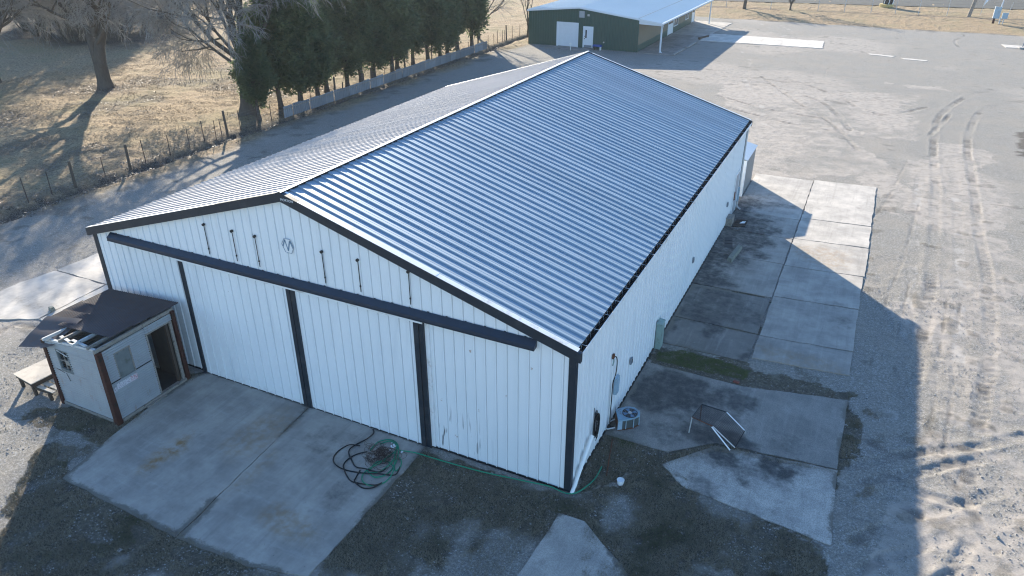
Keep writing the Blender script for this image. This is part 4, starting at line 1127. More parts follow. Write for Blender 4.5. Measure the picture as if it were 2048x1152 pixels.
mb = MB(); mb.tube(catmull([(.16, 3.6, .18), (.02, 3.35, .16), (.06, 3.05, .14), (.28, 3.24, .13)], 5), .022, 6); mb.build("refrigerant_line", M['galv'], ac)

# green cabinet
gcb = thing("utility_cabinet", "narrow pale green steel cabinet standing against the white east wall", "cabinet", (.13, 8.85, 0))
mb = MB(); mb.box(.05, .26, 8.62, 9.05, .02, 1.10); mb.build("body", M['greenbox'], gcb)
mb = MB(); mb.hexa([(.04, 8.60, 1.10), (.28, 8.60, 1.10), (.28, 9.07, 1.10), (.04, 9.07, 1.10)], [(.04, 8.60, 1.16), (.26, 8.60, 1.13), (.26, 9.07, 1.13), (.04, 9.07, 1.16)]); mb.build("lid", M['greenbox'], gcb)
mb = MB(); mb.box(.262, .27, 8.67, 9.0, .10, 1.03); mb.build("door", M['greenbox'], gcb)
# coiled cable on a hook
cc_ = thing("coiled_cable", "black coiled cable hanging from a hook on the white east wall", "cable", (.08, 1.85, .8))
mb = MB()
rnd = random.Random(3)
for k_ in range(8):
    ry, rz = .17 + rnd.uniform(-.08, .06), .44 + rnd.uniform(-.10, .07); oy = 1.86 + rnd.uniform(-.05, .07); oz = 1.15 + rnd.uniform(-.03, .05); ox = .06 + k_ * .010
    mb.tube([(ox + rnd.uniform(-.004, .004), oy + ry * math.cos(q), oz + rz * math.sin(q)) for q in np.linspace(0, 2 * math.pi, 26)], .013, 5, False)
mb.build("coil", M['black'], cc_)
mb = MB(); mb.tube(catmull([(.08, 1.95, .8), (.1, 2.02, .62), (.08, 1.92, .5)], 5), .012, 5); mb.tube([(.03, 1.78, 1.82), (.06, 1.78, 1.5)], .01, 5); mb.build("loose_end", M['black'], cc_)
# pvc pipe leaning in the corner
pv = thing("pvc_pipe", "long white plastic pipe leaning against the front east corner", "pipe", (.12, -.06, 0))
a_, b_ = Vector((.10, -.07, .03)), Vector((.13, 1.40, 1.10))
mb = MB(); mb.tube([a_, b_], .060, 14, False); mb.build("tube", M['pvc'], pv)
mb = MB(); d_ = (b_ - a_).normalized(); mb.tube([b_ - d_ * .004, b_ - d_ * .002], .052, 14); mb.build("bore", M['grey'], pv)
mb = MB(); q_ = a_ + d_ * .28; mb.tube([q_ - d_ * .07, q_ + d_ * .07], .068, 14); mb.build("coupling", M['pvc'], pv)

# green hose with its coils, black hose, wire tangle
def hose(name, label, paths, r, mat, z0=0.05):
    th = thing(name, label, "hose", (paths[0][0][0], paths[0][0][1], 0.03))
    for i, p in enumerate(paths):
        mb = MB()
        pts = catmull([(x, y, z0 + .018 * ((i + j) % 3)) for j, (x, y) in enumerate(p)], 7)
        mb.tube(pts, r, 7)
        mb.build("loop", M[mat], th, True)
    return th
hose("garden_hose", "green garden hose coiled on the apron and trailing to the corner",
 [[(-6.27,-1.08),(-6.27,-0.68),(-6.05,-0.44),(-5.81,-0.38),(-5.54,-0.59),(-5.30,-1.00),(-5.18,-1.45),(-5.20,-1.82),(-5.40,-2.04),(-5.69,-1.94),(-5.80,-1.87)],
  [(-5.74,-1.82),(-5.75,-1.50),(-5.57,-1.28),(-5.23,-1.37),(-5.04,-1.65),(-5.04,-2.05),(-5.27,-2.35),(-5.56,-2.38),(-5.80,-2.14),(-5.81,-1.85),(-5.64,-1.45),(-5.55,-0.76),(-5.64,-0.54),(-5.94,-0.47),(-6.17,-0.69)],
  [(-5.52,-0.82),(-5.07,-1.49),(-4.99,-1.33),(-5.08,-1.12),(-5.27,-0.96)], [(-5.62,-0.60),(-5.42,-0.95),(-5.33,-1.35),(-5.45,-1.75),(-5.7,-1.95)],
  [(-5.47,-0.70),(-4.93,-0.59),(-4.42,-0.53),(-3.72,-0.51),(-2.71,-0.45),(-1.79,-0.28),(-1.17,-0.20),(-0.56,-0.13),(-0.08,-0.15),(0.20,-0.04),(0.38,0.28),(0.50,0.80),(0.51,1.36)]], .020, 'hose')
hose("air_hose", "black rubber hose lying in wide loops on the concrete apron",
 [[(-6.80,-0.18),(-6.66,-0.35),(-6.66,-0.68),(-6.84,-1.04),(-6.87,-1.32),(-6.75,-1.52),(-6.54,-1.68),(-6.21,-1.90),(-5.90,-1.87),(-5.43,-1.76),(-5.35,-1.48)],
  [(-6.68,-1.05),(-6.98,-1.17),(-7.14,-1.47),(-7.09,-1.83),(-6.85,-2.09),(-6.43,-2.14),(-5.79,-2.02),(-5.35,-1.86),(-4.95,-1.66),(-5.00,-1.32)],
  [(-6.29,-1.20),(-6.57,-1.46),(-6.63,-1.88),(-6.45,-2.16),(-6.02,-2.44),(-5.66,-2.44),(-5.21,-2.32),(-5.11,-2.13)],
  [(-6.01,-1.96),(-5.92,-2.28),(-5.82,-2.47),(-5.49,-2.54),(-5.22,-2.43),(-5.08,-2.15)]], .021, 'black')
wt = thing("wire_tangle", "brown tangle of rusty wire and twigs inside the hose coils", "wire", (-5.9, -1.15, .03))
mb = MB(); rnd = random.Random(11)
for k_ in range(75):
    c0 = (-5.85 + rnd.gauss(0, .27), -1.12 + rnd.gauss(0, .22)); r0 = rnd.uniform(.08, .30); a0 = rnd.uniform(0, 6.3)
    mb.tube([(c0[0] + r0 * math.cos(a0 + q) * rnd.uniform(.9, 1.1), c0[1] + r0 * .8 * math.sin(a0 + q), .05 + .09 * rnd.random()) for q in np.linspace(0, rnd.uniform(2, 6), 9)], .006, 4, False)
mb.build("strands", M['rustwire'], wt)
mb = MB()
for k_ in range(9):
    x_, y_ = -5.55 + rnd.gauss(0, .25), -.62 + rnd.gauss(0, .12); mb.beam((x_, y_, .06), (x_ + rnd.uniform(-.1, .1), y_ + rnd.uniform(-.05, .08), .08), .05, .015)
mb.build("scraps", M['whiteplastic'], wt)

# steel mesh rack on the lower pad
rk = thing("mesh_rack", "rusty steel mesh rack with a sloping end standing on the apron", "rack", (3.3, 4.5, .03))
A1, A2, A3, A4 = Vector((2.53, 4.12, .70)), Vector((2.65, 4.93, .70)), Vector((3.47, 4.86, .70)), Vector((3.22, 3.94, .70))
B3, B4 = Vector((4.12, 4.78, .24)), Vector((3.98, 4.02, .06))
def bar(p, q, r_, name, mat): mb = MB(); mb.tube([p, q], r_, 6); return mb.build(name, M[mat], rk)
for p, q, m_ in [(A1, A2, 'rod'), (A2, A3, 'rod'), (A1, A4, 'rust'), (A3, B3, 'whiteplastic'), (A4, B4, 'galv'), (B3, B4, 'rod')]: bar(p, q, .018, "frame_bar", m_)
bar(A1, Vector((2.49, 4.17, .03)), .02, "leg", 'galv'); bar(A2, Vector((2.66, 4.98, .03)), .02, "leg", 'rust'); bar(B3, Vector((4.13, 4.9, .03)), .02, "leg", 'galv'); bar(B4, Vector((3.99, 4.06, .03)), .02, "leg", 'rust')
bar(A4 + Vector((-.02, -.02, -.02)), Vector((3.86, 3.85, .05)), .022, "brace", 'whiteplastic')
def meshdeck(p, q, r_, s_, nu, nv, name):
    mb = MB()
    for i in range(1, nu):
        f = i / nu; mb.beam(p.lerp(q, f), s_.lerp(r_, f), .008, .008)
    for i in range(1, nv):
        f = i / nv; mb.beam(p.lerp(s_, f), q.lerp(r_, f), .008, .008)
    return mb.build(name, simple("mesh_steel", (0.05, 0.045, 0.045), 0.7, 0.4, 20.0), rk)
meshdeck(A1, A2, A3, A4, 17, 18, "mesh_deck"); meshdeck(A4, A3, B3, B4, 17, 16, "mesh_deck")

# bucket, brick, rod, blocks
bk = thing("bucket", "small white plastic bucket lying on the dark gravel by the corner", "bucket", (1.24, .95, .01))
mb = MB(); mb.tube([(1.24, .95, .01), (1.24, .95, .10), (1.24, .95, .17)], [.085, .10, .105], 18, False); mb.tube([(1.24, .95, .011), (1.24, .95, .013)], .085, 18); mb.build("body", M['whiteplastic'], bk, True)
mb = MB(); mb.tube([(1.24 + .106 * math.cos(q), .95 + .106 * math.sin(q), .17) for q in np.linspace(0, 2 * math.pi, 21)], .008, 5, False); mb.tube([(1.24, .95, .155), (1.24, .95, .158)], .10, 18); mb.build("lid", M['whiteplastic'], bk)
mb = MB(); mb.hexa([(3.22, 7.66, .02), (3.42, 7.62, .02), (3.44, 7.72, .02), (3.24, 7.76, .02)], [(3.22, 7.66, .085), (3.42, 7.62, .085), (3.44, 7.72, .085), (3.24, 7.76, .085)])
tag(mb.build("brick", M['brick']), "loose red brick on the dark ground past the moss strip", "brick")
mb = MB(); mb.tube([(.37, 2.77, .05), (.57, 1.9, .04), (.76, 1.08, .03)], .018, 6)
tag(mb.build("iron_rod", M['rust']), "rusty iron rod lying on the ground near the leaning pipe", "rod")
mb = MB(); mb.hexa([(.98, 17.75, .04), (1.24, 17.55, .04), (1.40, 19.42, .04), (1.15, 19.52, .04)], [(1.01, 17.77, .22), (1.21, 17.62, .22), (1.37, 19.40, .22), (1.18, 19.48, .22)])
tag(mb.build("parking_block", M['timber']), "mossy timber parking block lying beside the east wall", "parking block")
gr_ = thing("floor_drain", "dark rectangular grate set in the apron beside the parking block", "drain", (.6, 20.0, .04))
mb = MB(); mb.hexa([(.32, 20.48, .041), (.56, 19.25, .041), (.93, 19.40, .041), (.68, 20.66, .041)], [(.32, 20.48, .05), (.56, 19.25, .05), (.93, 19.40, .05), (.68, 20.66, .05)]); mb.build("plate", M['black'], gr_)
mb = MB(); mb.beam((.40, 20.1, .055), (.76, 20.25, .055), .04, .01); mb.beam((.47, 19.7, .055), (.84, 19.85, .055), .04, .01); mb.build("bar", M['rod'], gr_)
stp = thing("step_crate", "weathered wooden crate used as a step by the rear door", "crate", (.12, 22.4, .04))
mb = MB()
for i in range(4): mb.box(-.0 + .03, .36, 22.0 + i * .2, 22.16 + i * .2, .44, .47)
mb.build("slat", M['wood'], stp)
mb = MB(); mb.box(.04, .08, 22.02, 22.74, .04, .44); mb.box(.31, .35, 22.02, 22.74, .04, .44); mb.box(.08, .31, 22.04, 22.08, .04, .44); mb.box(.08, .31, 22.68, 22.72, .04, .44); mb.build("side", M['wood'], stp)
pl_ = thing("pallet", "dark flat pallet with a white scrap on it beside the step crate", "pallet", (.7, 22.7, .04))
for i in range(5):
    mb = MB(); mb.hexa([(.42, 22.08 + i * .22, .08), (1.02, 22.30 + i * .2, .08), (1.02, 22.44 + i * .2, .08), (.42, 22.24 + i * .22, .08)], [(.42, 22.08 + i * .22, .10), (1.02, 22.30 + i * .2, .10), (1.02, 22.44 + i * .2, .10), (.42, 22.24 + i * .22, .10)]); mb.build("slat", M['darkwood'], pl_)
mb = MB(); mb.box(.44, .50, 22.1, 23.1, .04, .08); mb.box(.94, 1.0, 22.35, 23.2, .04, .08); mb.build("runner", M['darkwood'], pl_)
mb = MB(); mb.hexa([(.68, 22.55, .102), (.92, 22.66, .102), (.94, 22.95, .102), (.78, 22.82, .102)], [(.68, 22.55, .11), (.92, 22.66, .12), (.94, 22.95, .11), (.78, 22.82, .13)])
tag(mb.build("scrap_sheet", M['whiteplastic']), "white scrap lying on the dark pallet", "scrap")
mb = MB(); mb.hexa([(-23.72, .38, .045), (-23.48, .34, .045), (-23.45, .52, .045), (-23.68, .56, .045)], [(-23.70, .40, .20), (-23.50, .36, .20), (-23.48, .50, .20), (-23.66, .54, .20)])
tag(mb.build("concrete_block", M['timber']), "small grey block lying on the sunlit west slab", "block")

# ------------------------------------------------------------------ green building
gb = thing("green_building", "dark green steel building with a pale roof and a covered porch", "building", (-26.4, 83, 0))
GX0, GX1, GY0, GY1, GXC, GXM = -33.3, -19.55, 69.4, 97.0, -16.9, -26.75
def gz(x): return 3.92 + (x - GX0) * (0.60 / (GXM - GX0)) if x < GXM else 4.52 - (x - GXM) * (1.20 / (GXC - GXM))
gfw = bpy.data.objects.new("front_wall", None); gfw.parent = gb; col.objects.link(gfw)
holes = [(-29.60, -26.82, 2.78), (-26.24, -24.96, 2.46)]
ng = 14; gw = (GX1 - GX0) / ng
for i in range(ng):
    a0 = GX0 + i * gw
    def zlo(q):
        for h0, h1, hz in holes:
            if h0 < q < h1: return hz
        return 0.02
    p = gw / 3
    mb = MB()
    # subdivide at ribs; openings are cut by raising the sheet foot above them
    for j in range(3):
        c0 = a0 + j * p
        cuts = sorted(set([c0, c0 + p * .42, c0 + p * .47, c0 + p * .53, c0 + p * .58, c0 + p] + [h for hh in holes for h in hh[:2] if c0 < h < c0 + p]))
        for qa, qb in zip(cuts[:-1], cuts[1:]):
            da = 0.03 if c0 + p * .45 < qa < c0 + p * .55 else 0.0; db = 0.03 if c0 + p * .45 < qb < c0 + p * .55 else 0.0
            zl = zlo((qa + qb) / 2)
            mb.poly((qa, GY0 - da, zl), (qb, GY0 - db, zl), (qb, GY0 - db, gz(qb) - .1), (qa, GY0 - da, gz(qa) - .1))
    mb.build("wall_panel", M['gwall'], gfw)
mb = MB(); mb.box(GX0 - .05, GX1 + .02, GY0 - .045, GY0 + .1, 0, .02); mb.build("base_trim", M['gwall'], gb)
mb = MB(); mb.box(GX1 - .12, GX1 + .04, GY0 - .05, GY0 - .035, .0, 3.75); mb.build("corner_trim", M['gwall'], gb)
# side wall under the porch: green lower, tan upper, openings
gsw = bpy.data.objects.new("porch_wall", None); gsw.parent = gb; col.objects.link(gsw)
sholes = [(82.35, 84.9, 0.05, 2.25), (85.3, 87.3, .75, 2.05), (91.4, 93.1, .85, 2.0), (95.1, 96.6, .05, 2.15)]
ycuts = sorted(set([GY0, GY1] + [h for hh in sholes for h in hh[:2]] + list(np.arange(GY0 + .9, GY1, .9))))
mb = MB(); mbt = MB()
for qa, qb in zip(ycuts[:-1], ycuts[1:]):
    md = (qa + qb) / 2; spans = [(0.02, 3.72)]
    for h0, h1, z0, z1 in sholes:
        if h0 < md < h1: spans = [(0.02, z0), (z1, 3.72)]
    for z0, z1 in spans:
        for za, zb, B in ((z0, min(z1, .75), mb), (max(z0, .75), z1, mbt)):
            if zb - za > .01: B.box(GX1 - .06, GX1 - (0.0 if B is mb else .015), qa + .004, qb - .004, za, zb)
mb.build("wainscot", M['gwall'], gsw); mbt.build("upper_wall", M['tanwall'], gsw)
mb = MB(); mb.box(GX0, GX0 + .05, GY0, GY1, 0, 3.85); mb.box(GX0, GX1 - .06, GY1 - .05, GY1, 0, 3.6); mb.build("back_wall", M['gwall'], gb)
mb = MB(); mb.box(GX0 + 3, GX1 - 1.0, GY0 + .8, GY0 + .9, 0, 3.4); mb.box(GX1 - 1.0, GX1 - .9, GY0 + .9, GY1, 0, 3.4); mb.build("inner_wall", M['interior'], gb)
# roof panels running up the slope: standing seams drawn as proud strips
grs = bpy.data.objects.new("roof", None); grs.parent = gb; col.objects.link(grs)
npn = 28; pw_ = (GY1 + .6 - GY0 + .15) / npn
for xa, xb in ((GXM, GXC), (GX0 - .1, GXM)):
    mb = MB()
    mb.hexa([(xa, 0, gz(xa)), (xb, 0, gz(xb)), (xb, pw_, gz(xb)), (xa, pw_, gz(xa))], [(xa, 0, gz(xa) + .04), (xb, 0, gz(xb) + .04), (xb, pw_, gz(xb) + .04), (xa, pw_, gz(xa) + .04)])
    for yy in (0.0, pw_ / 3, 2 * pw_ / 3):
        mb.hexa([(xa, yy, gz(xa) + .041), (xb, yy, gz(xb) + .041), (xb, yy + .06, gz(xb) + .041), (xa, yy + .06, gz(xa) + .041)], [(xa, yy + .015, gz(xa) + .075), (xb, yy + .015, gz(xb) + .075), (xb, yy + .045, gz(xb) + .075), (xa, yy + .045, gz(xa) + .075)])
    rm = mb.mesh("roof_panel", M['groof'], (0, 0, 0))
    og_ = origin(gb)
    for i in range(npn): place("roof_panel", rm, grs, (-og_.x, GY0 - .15 + i * pw_ - og_.y, -og_.z))
# white fascia, porch gable panel, gutter and posts
mb = MB()
for xa, xb in ((GX0 - .12, GXM), (GXM, GXC + .05)):
    mb.hexa([(xa, GY0 - .22, gz(xa) - .14), (xb, GY0 - .22, gz(xb) - .14), (xb, GY0 - .155, gz(xb) - .14), (xa, GY0 - .155, gz(xa) - .14)], [(xa, GY0 - .22, gz(xa) + .05), (xb, GY0 - .22, gz(xb) + .05), (xb, GY0 - .155, gz(xb) + .05), (xa, GY0 - .155, gz(xa) + .05)])
mb.build("fascia", M['gwhite'], gb)
mb = MB(); mb.hexa([(GX1 + .03, GY0 - .1, 3.10), (GXC, GY0 - .1, 3.02), (GXC, GY0, 3.02), (GX1 + .03, GY0, 3.10)], [(GX1 + .03, GY0 - .1, gz(GX1) - .02), (GXC, GY0 - .1, gz(GXC) - .02), (GXC, GY0, gz(GXC) - .02), (GX1 + .03, GY0, gz(GX1) - .02)]); mb.build("porch_gable", M['gwhite'], gb)
mb = MB(); mb.box(GXC + .0, GXC + .14, GY0 - .2, GY1 + .6, gz(GXC) - .14, gz(GXC) + .03); gtt = mb.build("gutter", M['gwhite'], gb)
mb = MB(); mb.poly((GX1 + .03, GY0 + .02, 3.25), (GXC, GY0 + .02, 3.06), (GXC, GY1 + .5, 3.06), (GX1 + .03, GY1 + .5, 3.25)); mb.build("porch_ceiling", M['gwhite'], gb)
for y_ in (GY0 + .55, 95.3):
    mb = MB(); mb.box(GXC - .22, GXC - .08, y_ - .07, y_ + .07, .05, 3.05); mb.build("porch_post", M['gwhite'], gb)
mb = MB(); mb.tube([(GXC + .1, GY0 - .05, 3.2), (GXC + .1, GY0 + .0, 2.95), (GXC - .05, GY0 + .35, 2.72), (GXC - .05, GY0 + .38, .25), (GXC + .12, GY0 + .3, .12)], .06, 8); mb.build("downspout", M['gwhite'], gb)
# roller door, man door, vent, lamp
mb = MB(); mb.box(-29.42, -27.0, GY0 + .06, GY0 + .10, .05, 2.6); rd = mb.build("roller_door", M['gwhite'], gb)
for i in range(8):
    mb = MB(); mb.box(-29.42, -27.0, GY0 + .025, GY0 + .058, .06 + i * .317, .06 + i * .317 + .295); mb.build("door_slat", M['gwhite'], rd)
mb = MB(); mb.box(-29.60, -29.42, GY0 - .03, GY0 + .1, .02, 2.78); mb.box(-27.0, -26.82, GY0 - .03, GY0 + .1, .02, 2.78); mb.box(-29.42, -27.0, GY0 - .03, GY0 + .1, 2.6, 2.78); mb.build("door_frame", M['gwhite'], rd)
mb = MB(); mb.box(-26.12, -25.08, GY0 + .0, GY0 + .05, .10, 2.34); mdr = mb.build("door", M['gwhite'], gb)
mb = MB(); mb.box(-26.24, -26.12, GY0 - .03, GY0 + .06, .05, 2.46); mb.box(-25.08, -24.96, GY0 - .03, GY0 + .06, .05, 2.46); mb.box(-26.12, -25.08, GY0 - .03, GY0 + .06, 2.34, 2.46); mb.build("door_frame", M['gwhite'], mdr)
mb = MB(); mb.box(-25.95, -25.77, GY0 - .012, GY0 - .001, 1.15, 2.05); mb.build("door_glass", M['glass'], mdr)
mb = MB(); mb.box(-26.08, -25.12, GY0 - .010, GY0 - .001, .13, .36); mb.build("kick_plate", M['grey'], mdr)
mb = MB(); mb.box(-26.08, -26.0, GY0 - .06, GY0 - .001, 1.02, 1.14); mb.box(-26.08, -26.02, GY0 - .03, GY0 - .001, 1.28, 1.38); mb.build("handle", M['rod'], mdr)
mb = MB(); mb.box(-26.80, -26.10, GY0 - .06, GY0 - .031, 3.38, 4.12); vt = mb.build("vent", M['grey'], gb)
for i in range(7):
    mb = MB(); mb.hexa([(-26.76, GY0 - .09, 3.42 + i * .10), (-26.14, GY0 - .09, 3.42 + i * .10), (-26.14, GY0 - .061, 3.46 + i * .10), (-26.76, GY0 - .061, 3.46 + i * .10)], [(-26.76, GY0 - .09, 3.43 + i * .10), (-26.14, GY0 - .09, 3.43 + i * .10), (-26.14, GY0 - .061, 3.475 + i * .10), (-26.76, GY0 - .061, 3.475 + i * .10)]); mb.build("louvre", M['galv'], vt)
mb = MB(); mb.box(-25.72, -25.48, GY0 - .2, GY0 - .031, 3.60, 3.80); mb.build("wall_lamp", M['galv'], gb)
mb = MB(); mb.tube([(-23.6, GY0 - .12, .82), (-23.6, GY0 - .031, .82)], .09, 10); mb.build("vent_cap", M['galv'], gb)
# porch doors and windows
for h0, h1, z0, z1 in sholes:
    mb = MB()
    mb.box(GX1 - .01, GX1 + .04, h0, h0 + .1, z0, z1); mb.box(GX1 - .01, GX1 + .04, h1 - .1, h1, z0, z1); mb.box(GX1 - .01, GX1 + .04, h0 + .1, h1 - .1, z1 - .1, z1)
    if z0 > .5:
        mb.box(GX1 - .01, GX1 + .04, h0 + .1, h1 - .1, z0, z0 + .1); mb.box(GX1 - .01, GX1 + .03, (h0 + h1) / 2 - .04, (h0 + h1) / 2 + .04, z0 + .1, z1 - .1)
        w_ = mb.build("window", M['gwhite'], gb)
        mb = MB(); mb.box(GX1 - .05, GX1 - .03, h0 + .1, h1 - .1, z0 + .1, z1 - .1); mb.build("pane", M['glass'], w_)
    else:
        w_ = mb.build("door", M['gwhite'], gb)
        hm = (h0 + h1) / 2
        for a, b in ([(h0 + .1, hm - .02), (hm + .02, h1 - .1)] if h1 - h0 > 2 else [(h0 + .1, h1 - .1)]):
            mb = MB(); mb.box(GX1 - .05, GX1 - .01, a, b, .06, 1.35); mb.build("door_leaf", M['gwhite'], w_)
            mb = MB(); mb.box(GX1 - .05, GX1 - .015, a, b, 1.35, z1 - .1); mb.build("pane", M['glass'], w_)
# porch floor
gp = tag(bpy.data.objects.new("porch_floor", None), kind="structure"); col.objects.link(gp)
slab("slab", [(-19.5, 69.0), (-15.4, 69.2), (-15.2, 73.0), (-15.0, 78.5), (-14.9, 84.0), (-19.5, 84.0)], 0.05, gp, 0.75, lambda x, y, n: blob(x, y, -16.6, 75.5, .9, 2.5, n) * .5, 0.06, 0.6)
slab("slab", [(-19.5, 84.05), (-14.9, 84.05), (-14.5, 90), (-14.2, 97.5), (-19.5, 97.5)], 0.05, gp, 1.1, None, 0.06, 0.6)
for a, b in [((-15.25, 69.3), (-15.15, 73.2)), ((-15.05, 74.4), (-14.95, 78.6))]:
    mb = MB(); mb.beam((a[0], a[1], .12), (b[0], b[1], .12), .2, .16)
    tag(mb.build("kerb_block", M['stone']), "long concrete kerb block at the porch edge, " + ("nearest the porch post" if a[1] < 70 else "second from the porch post"), "kerb block", "kerb blocks along the porch edge")
mb = MB(); mb.beam((-15.3, 81.6, .13), (-14.6, 83.9, .13), .22, .16)
tag(mb.build("parking_block", M['darkwood']), "dark parking block at the far end of the porch slab", "parking block")
gp2 = tag(bpy.data.objects.new("door_pad", None), kind="structure"); col.objects.link(gp2)
slab("slab", [(-31.5, 67.9), (-25.0, 67.6), (-24.6, 69.3), (-32.4, 69.3)], 0.035, gp2, 0.8, lambda x, y, n: blob(x, y, -28.3, 68.0, 1.6, .4, n) * .8, 0.08, 0.6)
bb_ = thing("covered_trough", "low trough under a bright blue cover by the green wall", "trough", (-24.2, 68.9, 0))
mb = MB(); mb.hexa([(-24.75, 68.55, .42), (-23.65, 68.55, .42), (-23.65, 69.15, .42), (-24.75, 69.15, .42)], [(-24.65, 68.65, .58), (-23.75, 68.65, .58), (-23.75, 69.05, .58), (-24.65, 69.05, .58)]); mb.build("cover", M['bluecover'], bb_)
for x_ in (-24.6, -23.85):
    mb = MB(); mb.box(x_, x_ + .1, 68.7, 69.0, 0, .42); mb.build("leg", M['whiteplastic'] if x_ > -24 else M['darkwood'], bb_)
mb = MB(); mb.tube([(-26.9, 67.2, 0), (-26.9, 67.2, .9)], .03, 6)
hy = tag(mb.build("yard_hydrant", M['pvc']), "thin white standpipe in front of the green building's door", "standpipe")
mb = MB(); mb.box(-27.05, -26.75, 67.12, 67.28, .7, .78); mb.build("spout", M['pvc'], hy)

# ------------------------------------------------------------------ west fence, tin fence, far fence
wfence = thing("wire_fence", "old wire fence on wood and steel posts beside the field", "fence", (-36.7, 20, 0))
def post_mesh(h, r_, n, mat, lean=(0, 0)):
    mb = MB(); mb.tube([(0, 0, -.1), (lean[0] * .5, lean[1] * .5, h * .5), (lean[0], lean[1], h)], [r_ * 1.1, r_, r_ * .92], n); return mb.mesh("post", mat)
rf = random.Random(5)
ow = origin(wfence)
wood_y = [11.15, 15.01, 23.5, 36.5, 47.5, 70.5]; t_y = [3.2, 6.48, 8.2, 9.71, 13.22, 16.38, 18.3, 20.1, 21.5, 22.41, 23.1, 25.0, 26.65, 28.2, 33.2, 40.5, 44.0, 51.5, 56, 60.5, 63.0, 65.2, 66.8, 68.0, 69.3, 70.0, 72.2, 74.4, 77, 80, 84, 88]
for y_ in wood_y:
    h_ = 2.15 if y_ == 47.5 else (1.55 if y_ < 20 else 1.8)
    place("post", post_mesh(h_, .085, 8, M['postwood'], (rf.uniform(-.08, .02), rf.uniform(-.05, .05))), wfence, (-36.75 + rf.uniform(-.12, .12) - ow.x, y_ - ow.y, 0))["label"] = "round weathered wooden fence post"
tm = [post_mesh(1.35, .028, 5, M['tpost'], (.03, .02)), post_mesh(1.25, .028, 5, M['tpost'], (-.05, .03)), post_mesh(1.5, .03, 5, M['tpost'], (.0, -.04))]
for i, y_ in enumerate(t_y):
    place("post", tm[i % 3], wfence, (-36.75 + rf.uniform(-.1, .1) - ow.x, y_ - ow.y, 0))
for z_ in (.3, .55, .8, 1.05, 1.25):
    mb = MB(); mb.tube([(-36.72 + .03 * math.sin(y_), y_, z_ + .02 * math.sin(y_ * 1.7)) for y_ in np.arange(0, 90, 2.0)], .005, 3, False); mb.build("wire", M['wire'], wfence)
tf = thing("tin_fence", "low fence of upright old corrugated tin sheets under the cedars", "fence", (-36.2, 46, 0))
ys = np.linspace(29.4, 64.6, 34)
for i in range(33):
    y0, y1 = ys[i] + .015, ys[i + 1] - .0; x_ = -36.45 + rf.uniform(-.03, .03) + .0; h_ = .80 + rf.uniform(-.06, .05); dz = rf.uniform(-.02, .03)
    n = 18; mb = MB(); a = [(x_ + .022 * math.sin(k_ * math.pi / 2), y0 + (y1 - y0) * k_ / n, -.12) for k_ in range(n + 1)]
    b = [(x_ + .022 * math.sin(k_ * math.pi / 2) + rf.uniform(0, .01), y0 + (y1 - y0) * k_ / n, h_ + dz) for k_ in range(n + 1)]
    m = n + 1; mb.add(a + b, [(k_, k_ + 1, m + k_ + 1, m + k_) for k_ in range(n)])
    mb.build("tin_sheet", M['tin'], tf)
mb = MB(); mb.beam((-36.40, 29.4, .6), (-36.40, 64.6, .6), .04, .07); mb.build("rail", M['wood'], tf)
for y_, h_ in ((31.5, 1.5), (37.2, 1.2), (41.5, 1.7), (46.2, 1.0), (52.3, 1.9), (57.5, 1.3), (62.5, 1.8)):
    mb = MB(); mb.tube([(-36.60, y_, -.1), (-36.58, y_ + .1, h_)], .06, 6); mb.build("post", M['postwood'], tf)

ff = thing("far_fence", "long wire fence on slim pipe posts beyond the gravel lot", "fence", (0, 117.5, 0))
fp = [(-31, 113.6), (-24.8, 114.4), (-18.64, 115.1), (-11.77, 116.3), (-4.66, 117.3), (-0.79, 117.6), (3.03, 118.3), (6.46, 118.6), (9.66, 118.5), (13.57, 119.4), (20.5, 120.2), (27, 121), (34, 121.8)]
for x_, y_ in fp:
    mb = MB(); mb.tube([(x_, y_, -.1), (x_ + .02, y_, 2.4)], .045, 6); mb.build("post", M['galv'], ff)
for z_ in (.15, .55, .95, 1.35, 1.75, 2.15):
    mb = MB(); mb.tube([(x_, y_ - .05, z_) for x_, y_ in fp], .007, 3, False); mb.build("wire", M['wire'], ff)

# utility pole, meter post, banner, bollard
up1 = thing("utility_pole", "thick grey wooden utility pole leaning slightly at the far fence", "pole", (16.53, 120.2, 0))
mb = MB(); mb.tube([(16.53, 120.2, -.1), (17.15, 120.4, 4.5), (17.75, 120.6, 9)], [.26, .22, .18], 10); mb.build("shaft", M['pole'], up1)
mb = MB(); mb.beam((16.9, 120.5, 8.3), (18.6, 120.6, 8.3), .1, .12); mb.build("crossarm", M['pole'], up1)
bn = thing("banner", "white pointed banner hanging beside the leaning utility pole", "banner", (18.0, 121.2, 0))
mb = MB(); mb.tube([(18.05, 121.2, 0), (18.25, 121.2, 2.0), (18.7, 121.2, 3.9)], .03, 6); mb.build("staff", M['galv'], bn)
mb = MB(); mb.hexa([(18.15, 121.17, 1.45), (18.7, 121.17, 2.3), (19.6, 121.17, 3.9), (18.75, 121.17, 3.8), (18.35, 121.17, 2.4)], [(18.15, 121.20, 1.45), (18.7, 121.20, 2.3), (19.6, 121.20, 3.9), (18.75, 121.20, 3.8), (18.35, 121.20, 2.4)]); mb.build("cloth", M['whiteplastic'], bn)
mp = thing("meter_post", "brown post carrying a tall grey electric meter panel", "meter post", (19.3, 113.3, 0))
mb = MB(); mb.box(19.05, 19.33, 113.3, 113.5, 0, .9); mb.build("post", M['redpost'], mp)
mb = MB(); mb.box(18.98, 19.75, 113.1, 113.28, .72, 2.25); pn_ = mb.build("panel", M['bluegrey'], mp)
mb = MB(); mb.box(18.93, 19.0, 113.05, 113.3, .75, 2.3); mb.build("panel_edge", M['gwhite'], pn_)
